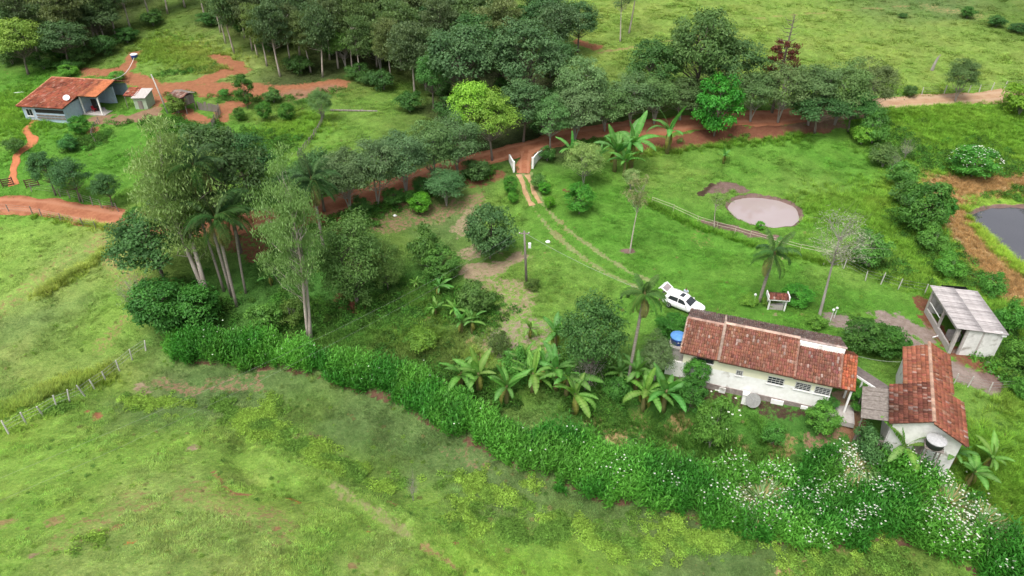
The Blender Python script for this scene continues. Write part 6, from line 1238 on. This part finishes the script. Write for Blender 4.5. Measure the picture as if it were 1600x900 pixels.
V = np.stack([B0, B0 + dv*Ln[..., None]*.45 + sv_*wd, B0 + dv*Ln[..., None]*.95 - ZN*Ln[..., None]*.25, B0 + dv*Ln[..., None]*.45 - sv_*wd], 2).reshape(-1, 3)
mixv = sstep(.35, .65, fbm(Q[:, 0]/2.5, Q[:, 1]/2.5, 95, 3))[:, None, None]; C = (np.array((.045,.200,.022))*(1-mixv) + np.array((.105,.310,.038))*mixv) * r.uniform(.7, 1.35, (k, NL, 1)) * r.uniform(.84, 1.16, len(mc))[bi][:, None, None]
dryc = [hit(*q_) for q_ in ((1195,790),(1165,800),(1330,745),(1470,800),(1530,830),(1490,830))]; dd = np.min([np.hypot(Q[:,0]-d_.x, Q[:,1]-d_.y) for d_ in dryc], 0); isd = dd < 1.25 + r.normal(0, .25, k)
C = np.repeat(C.reshape(-1, 3), 4, axis=0); keep = np.repeat(~isd, NL)
V4 = V.reshape(-1, 4, 3)[keep].reshape(-1, 3); C4 = C.reshape(-1, 4, 3)[keep].reshape(-1, 3)
gh = link('ginger_hedge', npmesh('ginger_hedge', V4, np.arange(len(V4)).reshape(-1, 4), C4), None, M['leaf']); tag(gh, 'long lush ginger lily hedge winding along the gully', 'hedge', kind='stuff')
# white flowers on the hedge: sparse at the left, thick at the right
fp = sstep(-5, 38, Q[:, 0])**2.2 * .27 + .008; fp = fp * sstep(.44, .66, fbm(Q[:, 0]/1.3, Q[:, 1]/1.3, 97, 2)) * 2.8; sel = r.random(k) < fp; f0 = np.stack([Q[sel, 0] + ln[sel, 0]*hh[sel], Q[sel, 1] + ln[sel, 1]*hh[sel], z0[sel] + hh[sel] + .16], 1)
def flowers(name, parent, P_, s_, r, petals=4):
    k = len(P_); a = r.random((k, 1))*6.28 + np.arange(petals)[None]*6.28/petals; d = np.stack([np.cos(a), np.sin(a), np.full(a.shape, .25)], 2); sd2 = np.stack([-np.sin(a), np.cos(a), a*0], 2); c = P_[:, None]; z_ = s_*r.uniform(.7, 1.2, (k, 1, 1))
    V = np.stack([c + d*0, c + d*z_*.6 + sd2*z_*.42, c + d*z_, c + d*z_*.6 - sd2*z_*.42], 2).reshape(-1, 3); C = np.tile((.80,.80,.74), (len(V), 1)); o = link(name, npmesh(name, V, np.arange(len(V)).reshape(-1, 4), C), parent, M['leaf']); o['kind'] = 'stuff'; return o
flowers('white_flowers', gh, f0, .085, r)
# flattened straw coloured reed clumps in the hedge
for n_i, (px, py, rad_, lab) in enumerate(((1185,800,2.0,'flattened pale reed clump at the middle of the flowering hedge'),(1330,748,1.1,'pale reed clump between the flowering bushes below the outbuilding'),(1470,806,1.6,'straw coloured reed clump at the right of the flowering hedge'),(1520,838,1.7,'lowest straw coloured reed clump in the flowering hedge'))):
    c = ground(px, py); m_ = 620; a = r.random(m_)*6.28; rr = rad_*np.sqrt(r.random(m_)); bx = rr*np.cos(a)*.7; by = rr*np.sin(a)*.7; L_ = r.uniform(.9, 1.8, m_); o0 = np.stack([bx, by, .95 + height(c.x+bx, c.y+by) - c.z], 1); aa = a + r.normal(0,.35,m_); d = np.stack([np.cos(aa), np.sin(aa), r.uniform(.1,.9,m_)], 1); d = unit(d); s_ = unit(np.cross(d, ZN))*.03
    e = o0 + d*L_[:, None]*.6 + ZN*.25; f_ = o0 + d*L_[:, None] - ZN*(L_*.35)[:, None]; V = np.stack([o0-s_, o0+s_, e+s_, e-s_, e-s_, e+s_, f_+s_*.3, f_-s_*.3], 1).reshape(-1, 3)
    g = r.random((m_, 1)); C = np.where(g < .25, np.array((.36,.29,.12)), np.where(g < .7, np.array((.13,.29,.07)), np.array((.27,.38,.18)))) * r.uniform(.7,1.2,(m_,1)); o = link('reed_clump', npmesh('reed_clump', V, np.arange(len(V)).reshape(-1, 4), np.repeat(C, 8, axis=0)), None, M['leaf'], c); tag(o, lab, 'reeds', 'reed clumps in the hedge')
    fl = r.random((45, 2))*2-1; q_ = np.stack([fl[:, 0]*rad_*1.3, fl[:, 1]*rad_*1.3, np.full(45, 0.)], 1); q_[:, 2] = height(c.x+q_[:, 0], c.y+q_[:, 1]) - c.z + r.uniform(1.2, 2.0, 45); flowers('white_flowers', o, q_, .10, r)
# flowers on the flowering bushes
for px, py, rw, hh_, nf, par in ((1515,277,3.2,2.6,130,'wide bush covered with white flowers in the far right meadow'),(1108,700,2.0,4.2,10,'tall leafy bush with white flowers below the farmhouse')):
    t = [o for o in bpy.data.objects if o.get('label') == par][0]; a = r.random(nf)*6.28; el = r.uniform(.15, 1.5, nf)
    tm, cm, Ht, R = KIND['dense'][0]; R2 = R if 'wide' in par else 1.9; H2 = Ht if 'wide' in par else 2.6
    flowers('white_flowers', t, np.stack([np.cos(a)*np.cos(el)*R2*1.08, np.sin(a)*np.cos(el)*R2*1.08, H2*(.5 + .52*np.sin(el))], 1), .12 / t.scale[0], r)
# ------------------------------------------------------------------ grass, rank grass and weeds scattered as instances
def tuft(name, n_, rad_, h_, w_, r, spread=.5, flat=0., cA=(1,1,1), cB=(1,1,1)):
    a = r.random(n_)*6.28; rr = rad_*np.sqrt(r.random(n_)); o = np.stack([rr*np.cos(a), rr*np.sin(a), np.full(n_, -.04)], 1); aa = a + r.normal(0, .8, n_); hh = h_*r.uniform(.5, 1.2, n_); d = np.stack([np.cos(aa)*spread*hh, np.sin(aa)*spread*hh, hh*(1-flat)], 1); s_ = np.stack([-np.sin(aa), np.cos(aa), aa*0], 1)*w_
    V = np.stack([o-s_, o+s_, o+d*.6+s_*.8, o+d*.6-s_*.8, o+d*.6-s_*.8, o+d*.6+s_*.8, o+d*np.array((1.45,1.45,.95))+s_*.1, o+d*np.array((1.45,1.45,.95))-s_*.1], 1).reshape(-1, 3); g = r.random((n_, 1)); C = np.repeat((np.array(cA)*(1-g) + np.array(cB)*g)*r.uniform(.8,1.2,(n_,1)), 8, axis=0)
    m_ = npmesh(name, V, np.arange(len(V)).reshape(-1, 4), C); m_.materials.append(M['grass']); return m_
def weed(name, n_, rad_, h_, L_, W_, r):
    a = r.random(n_)*6.28; rr = rad_*np.sqrt(r.random(n_)); P_ = np.stack([rr*np.cos(a), rr*np.sin(a), h_*r.uniform(.2,1,n_)*(1.1-rr/rad_*.6)], 1); V, F = leaf_quads(P_, unit(np.stack([np.cos(a)*.5, np.sin(a)*.5, np.ones(n_)], 1) + r.normal(0,.35,(n_,3))), L_, W_, r); C = np.repeat(r.uniform(.7,1.35,(n_,1))*np.ones((1,3)), 4, axis=0); m_ = npmesh(name, V, F, C); m_.materials.append(M['grass']); return m_
def scatter(name, meshes, P_, rot, scl, idx, col, label):
    src = bpy.data.collections.new(name + '_source')
    for i, m_ in enumerate(meshes): o = bpy.data.objects.new('%s_%02d' % (m_.name, i), m_); src.objects.link(o)
    me = bpy.data.meshes.new(name); me.vertices.add(len(P_)); me.vertices.foreach_set('co', np.asarray(P_, np.float32).ravel())
    a = me.attributes.new('rotv', 'FLOAT_VECTOR', 'POINT'); a.data.foreach_set('vector', np.asarray(rot, np.float32).ravel())
    a = me.attributes.new('sclv', 'FLOAT', 'POINT'); a.data.foreach_set('value', np.asarray(scl, np.float32))
    a = me.attributes.new('idxv', 'INT', 'POINT'); a.data.foreach_set('value', np.asarray(idx, np.int32))
    a = me.attributes.new('zone', 'FLOAT_COLOR', 'POINT'); a.data.foreach_set('color', np.hstack([col, np.ones((len(col), 1))]).astype(np.float32).ravel())
    me.update(); ob_ = link(name, me); tag(ob_, label, kind='stuff')
    ng = bpy.data.node_groups.new(name, 'GeometryNodeTree'); ng.interface.new_socket('Geometry', in_out='INPUT', socket_type='NodeSocketGeometry'); ng.interface.new_socket('Geometry', in_out='OUTPUT', socket_type='NodeSocketGeometry')
    N = ng.nodes.new; gi = N('NodeGroupInput'); go = N('NodeGroupOutput'); ip = N('GeometryNodeInstanceOnPoints'); ci = N('GeometryNodeCollectionInfo'); ci.inputs['Collection'].default_value = src; ci.inputs['Separate Children'].default_value = True; ci.inputs['Reset Children'].default_value = True
    def attr(nm, ty): x = N('GeometryNodeInputNamedAttribute'); x.data_type = ty; x.inputs['Name'].default_value = nm; return x.outputs[0]
    L = ng.links.new; L(gi.outputs[0], ip.inputs['Points']); L(ci.outputs[0], ip.inputs['Instance']); ip.inputs['Pick Instance'].default_value = True; L(attr('idxv','INT'), ip.inputs['Instance Index'])
    e2r = N('FunctionNodeEulerToRotation'); L(attr('rotv','FLOAT_VECTOR'), e2r.inputs[0]); L(e2r.outputs[0], ip.inputs['Rotation']); L(attr('sclv','FLOAT'), ip.inputs['Scale']); L(ip.outputs[0], go.inputs[0])
    ob_.modifiers.new('scatter', 'NODES').node_group = ng; return ob_
HOUSES = [np.array([tuple((fm @ Vector(q_))[:2]) for q_ in ((-1.2,.3,0),(15.8,.3,0),(15.8,7,0),(-1.2,7,0))]), np.array([tuple((om @ Vector(q_))[:2]) for q_ in ((-4.8,.2,0),(2.7,.2,0),(2.7,5.2,0),(1.7,10.6,0),(-1.8,10.6,0),(-4.8,5.2,0))])]
shm = Matrix.Translation((43.4,54.2,0)) @ Matrix.Rotation(SA,4,'Z'); HOUSES.append(np.array([tuple((shm @ Vector(q_))[:2]) for q_ in ((.1,.1,0),(4.6,.1,0),(4.6,7.2,0),(.1,7.2,0))])); HOUSES.append(np.array([tuple((bm_ @ Vector(q_))[:2]) for q_ in ((.4,yw+.4,0),(xw,yw+.4,0),(BW,ym,0),(BW,3,0),(.4,3,0))]))
def allowed(Q, soil_max=.35, r=r):
    x, y = Q[:, 0], Q[:, 1]; ok = np.ones(len(Q), bool)
    for L, hw in ROADS:
        b0 = L.min(0)-5; b1 = L.max(0)+5; s = (x > b0[0]) & (x < b1[0]) & (y > b0[1]) & (y < b1[1]); ok[s] &= dist_line(x[s], y[s], L) > hw*r.uniform(.72, 1.05, s.sum())
    for P_ in HOUSES: ok &= ~in_poly(x, y, P_)
    for P_ in (POND1, POND2): ok &= sdf(x, y, P_) > .05
    _, al = soil(x, y); ok &= (al < soil_max) | (r.random(len(Q)) < .12*(1-al))
    return ok
def in_view(x, y, m_=8): return np.abs(x) < (y*CT + 40*ST)*.76 + m_
def field(n_, dens, seed):
    rr = np.random.default_rng(seed); X = []
    while sum(len(a) for a in X) < n_:
        Q = np.stack([rr.uniform(-150, 150, 200000), rr.uniform(24, 205, 200000)], 1); d = np.hypot(Q[:, 0]-5, Q[:, 1]-20); w_ = 1/(1 + (d/48)**2.2); Q = Q[(rr.random(len(Q)) < w_*dens(Q[:, 0], Q[:, 1])) & in_view(Q[:, 0], Q[:, 1])]; X.append(Q)
    return np.concatenate(X)[:n_]
rt = np.random.default_rng(3)
T_short = [tuft('grass_tuft', 26, .34, .13, .016, rt, .9) for _ in range(4)]
T_tall = [tuft('rank_grass', 34, .34, .62, .02, rt, .55, cB=(1.4,1.15,1.0)) for _ in range(4)]
T_weed = [weed('weed', 70, .42, .48, .17, .075, rt) for _ in range(4)]
# short grass everywhere
Q = field(190000, lambda x, y: 1.0, 5); Q = Q[allowed(Q)]; k = len(Q); zc = zone(Q[:, 0], Q[:, 1]); d = np.hypot(Q[:, 0], Q[:, 1]-10)
scl = r.uniform(.55, 1.25, k)*(.75 + .9*sstep(60, 170, d))*(.6 + .9*sstep(.4, .7, fbm(Q[:, 0]/2.5, Q[:, 1]/2.5, 101, 3)))
scatter('grass', T_short, np.column_stack([Q, height(Q[:, 0], Q[:, 1])]), np.column_stack([r.normal(0,.1,(k,2)), r.random(k)*6.28]), scl, r.integers(0,4,k), np.clip(zc*r.uniform(1.0,2.0,(k,1))*r.normal(1,.06,(k,3)), .01, .6), 'short pasture and lawn grass covering the open ground')
# rank grass: meadow edges, right hand meadow, gully banks, road sides
def strokes(L, n_, sp, seed):
    rr = np.random.default_rng(seed); out = []
    for pts, w_, wt in L:
        P_ = smooth_line(pline(pts), 6) if len(pts) > 1 else pline(pts); m_ = int(n_*wt); i = rr.integers(0, len(P_), m_); j = np.minimum(i+1, len(P_)-1); t = rr.random((m_, 1)); out.append(P_[i]*(1-t) + P_[j]*t + rr.normal(0, w_*.5, (m_, 2)))
    return np.concatenate(out)
RANKS = [([(1400,190),(1500,190),(1590,200)],9,5),([(1420,230),(1500,240),(1590,240)],9,4),([(1380,300),(1420,360),(1460,420)],5,4),([(1280,340),(1330,320),(1390,350)],5,2.5),([(1340,400),(1420,430)],3,2),([(1580,480),(1585,560),(1595,640)],2.5,3),([(1480,460),(1550,480)],2,1.5),([(1500,320),(1530,360),(1570,400),(1610,430)],1.2,2),
 ([(0,150),(30,170),(40,200)],6,2.5),([(230,70),(290,85),(340,100)],5,4),([(20,640),(80,610),(160,590)],1.6,1.4),([(60,330),(140,345),(200,355)],1.2,1.5),([(400,220),(450,210),(470,190)],5,2),([(1000,240),(1100,228),(1250,215)],1.4,.9),([(560,540),(640,540),(720,560)],4,2.5),([(460,540),(560,560)],3,1.5),([(900,640),(1000,670),(1100,700),(1200,715)],2.2,1.2),([(1540,700),(1580,780)],4,2),([(1590,150)],2,.8),([(1380,175),(1450,180),(1500,170)],2,2),([(690,480),(650,460)],2,1.2),([(1000,310),(1080,350),(1200,390),(1300,410)],.8,.8),([(60,460),(110,430),(170,390)],1.0,.8)]
Q = strokes(RANKS, 520, 1, 9); Q = Q[allowed(Q, .8)]; k = len(Q); zc = zone(Q[:, 0], Q[:, 1])
scatter('rank_grass', T_tall, np.column_stack([Q, height(Q[:, 0], Q[:, 1])]), np.column_stack([r.normal(0,.15,(k,2)), r.random(k)*6.28]), r.uniform(.35,1.1,k), r.integers(0,4,k), np.clip(zc*r.uniform(.95,1.75,(k,1))*np.array((1.1,1.12,1.0)), .01, .6), 'tall rank grass in the meadows and along the banks')
STR = [([(1475,292),(1490,330),(1510,370),(1545,415),(1575,445)],3.2,4),([(1470,290),(1530,288),(1620,284)],3,3),([(1590,440),(1575,470)],3,.8)]
Q = strokes(STR, 420, 1, 19); Q = Q[(sdf(Q[:,0],Q[:,1],POND2) > .6)]; k = len(Q)
scatter('straw_grass', T_tall, np.column_stack([Q, height(Q[:, 0], Q[:, 1]) - .05]), np.column_stack([r.normal(0,.5,(k,2)), r.random(k)*6.28]), r.uniform(.35,.8,k), r.integers(0,4,k), np.array((.38,.27,.13))*r.uniform(.6,1.3,(k,1)), 'dry straw coloured grass around the dark pond')
# yellow green weeds along the gully
WEEDS = [([(200,628),(280,640),(330,642),(390,655)],1.4,4),([(390,660),(430,680),(480,700),(500,712)],1.5,4),([(500,730),(560,738),(620,756)],1.3,3.5),([(700,770),(760,765),(820,780)],1.9,5),([(720,820),(790,832),(850,830),(900,815)],1.5,4),([(900,850),(960,850),(1020,840),(1100,850)],2.2,3),([(1060,835),(1120,830),(1180,850)],1.4,2.5),([(20,668),(90,640)],1.6,2),([(1200,880),(1300,875),(1400,870)],2.5,2),([(250,60),(300,75)],4,1.2),([(130,850),(140,852)],1.2,.2),([(330,650),(420,640)],2.0,1.5)]
Q = strokes(WEEDS, 185, 1, 29); Q = Q[r.random(len(Q)) < sstep(.36,.6,fbm(Q[:,0]/1.7, Q[:,1]/1.7, 112, 3))]; k = len(Q); yl = sstep(.4,.62,fbm(Q[:,0]/2, Q[:,1]/2, 111, 2))[:, None]
scatter('gully_weeds', T_weed, np.column_stack([Q, height(Q[:, 0], Q[:, 1]) - .03]), np.column_stack([r.normal(0,.15,(k,2)), r.random(k)*6.28]), r.uniform(.5,1.35,k), r.integers(0,4,k), (np.array((.12,.24,.04))*(1-yl) + np.array((.22,.36,.055))*yl)*r.uniform(.75,1.25,(k,1)), 'yellow green weeds growing along the gully')
# broad leaved herbs on banks, slopes and garden beds
HERB = [([(240,118),(300,112),(340,104)],1.6,.35),([(330,150),(400,150),(480,146),(520,142)],3.0,.9),([(260,150),(300,146)],2.0,.25),([(160,190),(220,186)],1.6,.3),([(545,338),(600,322),(660,300),(720,280),(770,265)],1.6,1.6),([(900,225),(960,222)],1.0,.6),([(1050,225),(1150,212),(1250,204)],.8,.6),([(1400,330),(1450,380),(1500,440)],3,3),([(1560,500),(1580,600)],2,2.5),([(900,620),(960,640)],1.5,1),([(640,450),(700,470),(760,490)],2.5,2),([(440,480),(500,500)],3,2),([(560,470),(640,500)],3,1.5),([(380,210),(440,225),(400,240)],3,2),([(250,190),(320,200)],3,1.5),([(430,300),(400,330)],4,2),([(520,340),(560,330)],3,1),([(850,580),(960,600)],2,2),([(1380,210),(1450,250)],6,2.5),([(1540,230),(1590,300)],5,1.5),([(110,230),(160,215)],2,1),([(250,460),(330,490)],3,1.5),([(540,555),(700,590),(780,610)],2.0,2.5),([(1340,405),(1400,420)],2,1.5)]
Q = strokes(HERB, 170, 1, 39); Q = Q[allowed(Q, .9)]; k = len(Q)
scatter('leafy_herbs', T_weed, np.column_stack([Q, height(Q[:, 0], Q[:, 1]) - .02]), np.column_stack([r.normal(0,.15,(k,2)), r.random(k)*6.28]), r.uniform(.6,1.9,k), r.integers(0,4,k), np.array((.055,.14,.022))*r.uniform(.6,1.6,(k,1))*r.normal(1,.08,(k,3)), 'leafy green herbs on the slopes and banks')

# scattered low weeds that speckle the pastures
Q = field(3000, lambda x, y: np.clip(1.2 - ((x > -5) & (y > 45)) * .75, 0, 1), 55); Q = Q[allowed(Q, .5)]; k = len(Q); g = r.random((k, 1))
scatter('pasture_weeds', T_weed, np.column_stack([Q, height(Q[:, 0], Q[:, 1]) - .03]), np.column_stack([r.normal(0,.15,(k,2)), r.random(k)*6.28]), r.uniform(.18,.62,k)**1.0, r.integers(0,4,k), np.where(g < .22, np.array((.07,.16,.03)), np.where(g < .8, np.array((.14,.25,.035)), np.array((.22,.19,.08))))*r.uniform(.7,1.3,(k,1)), 'low weeds speckling the pasture and lawn')
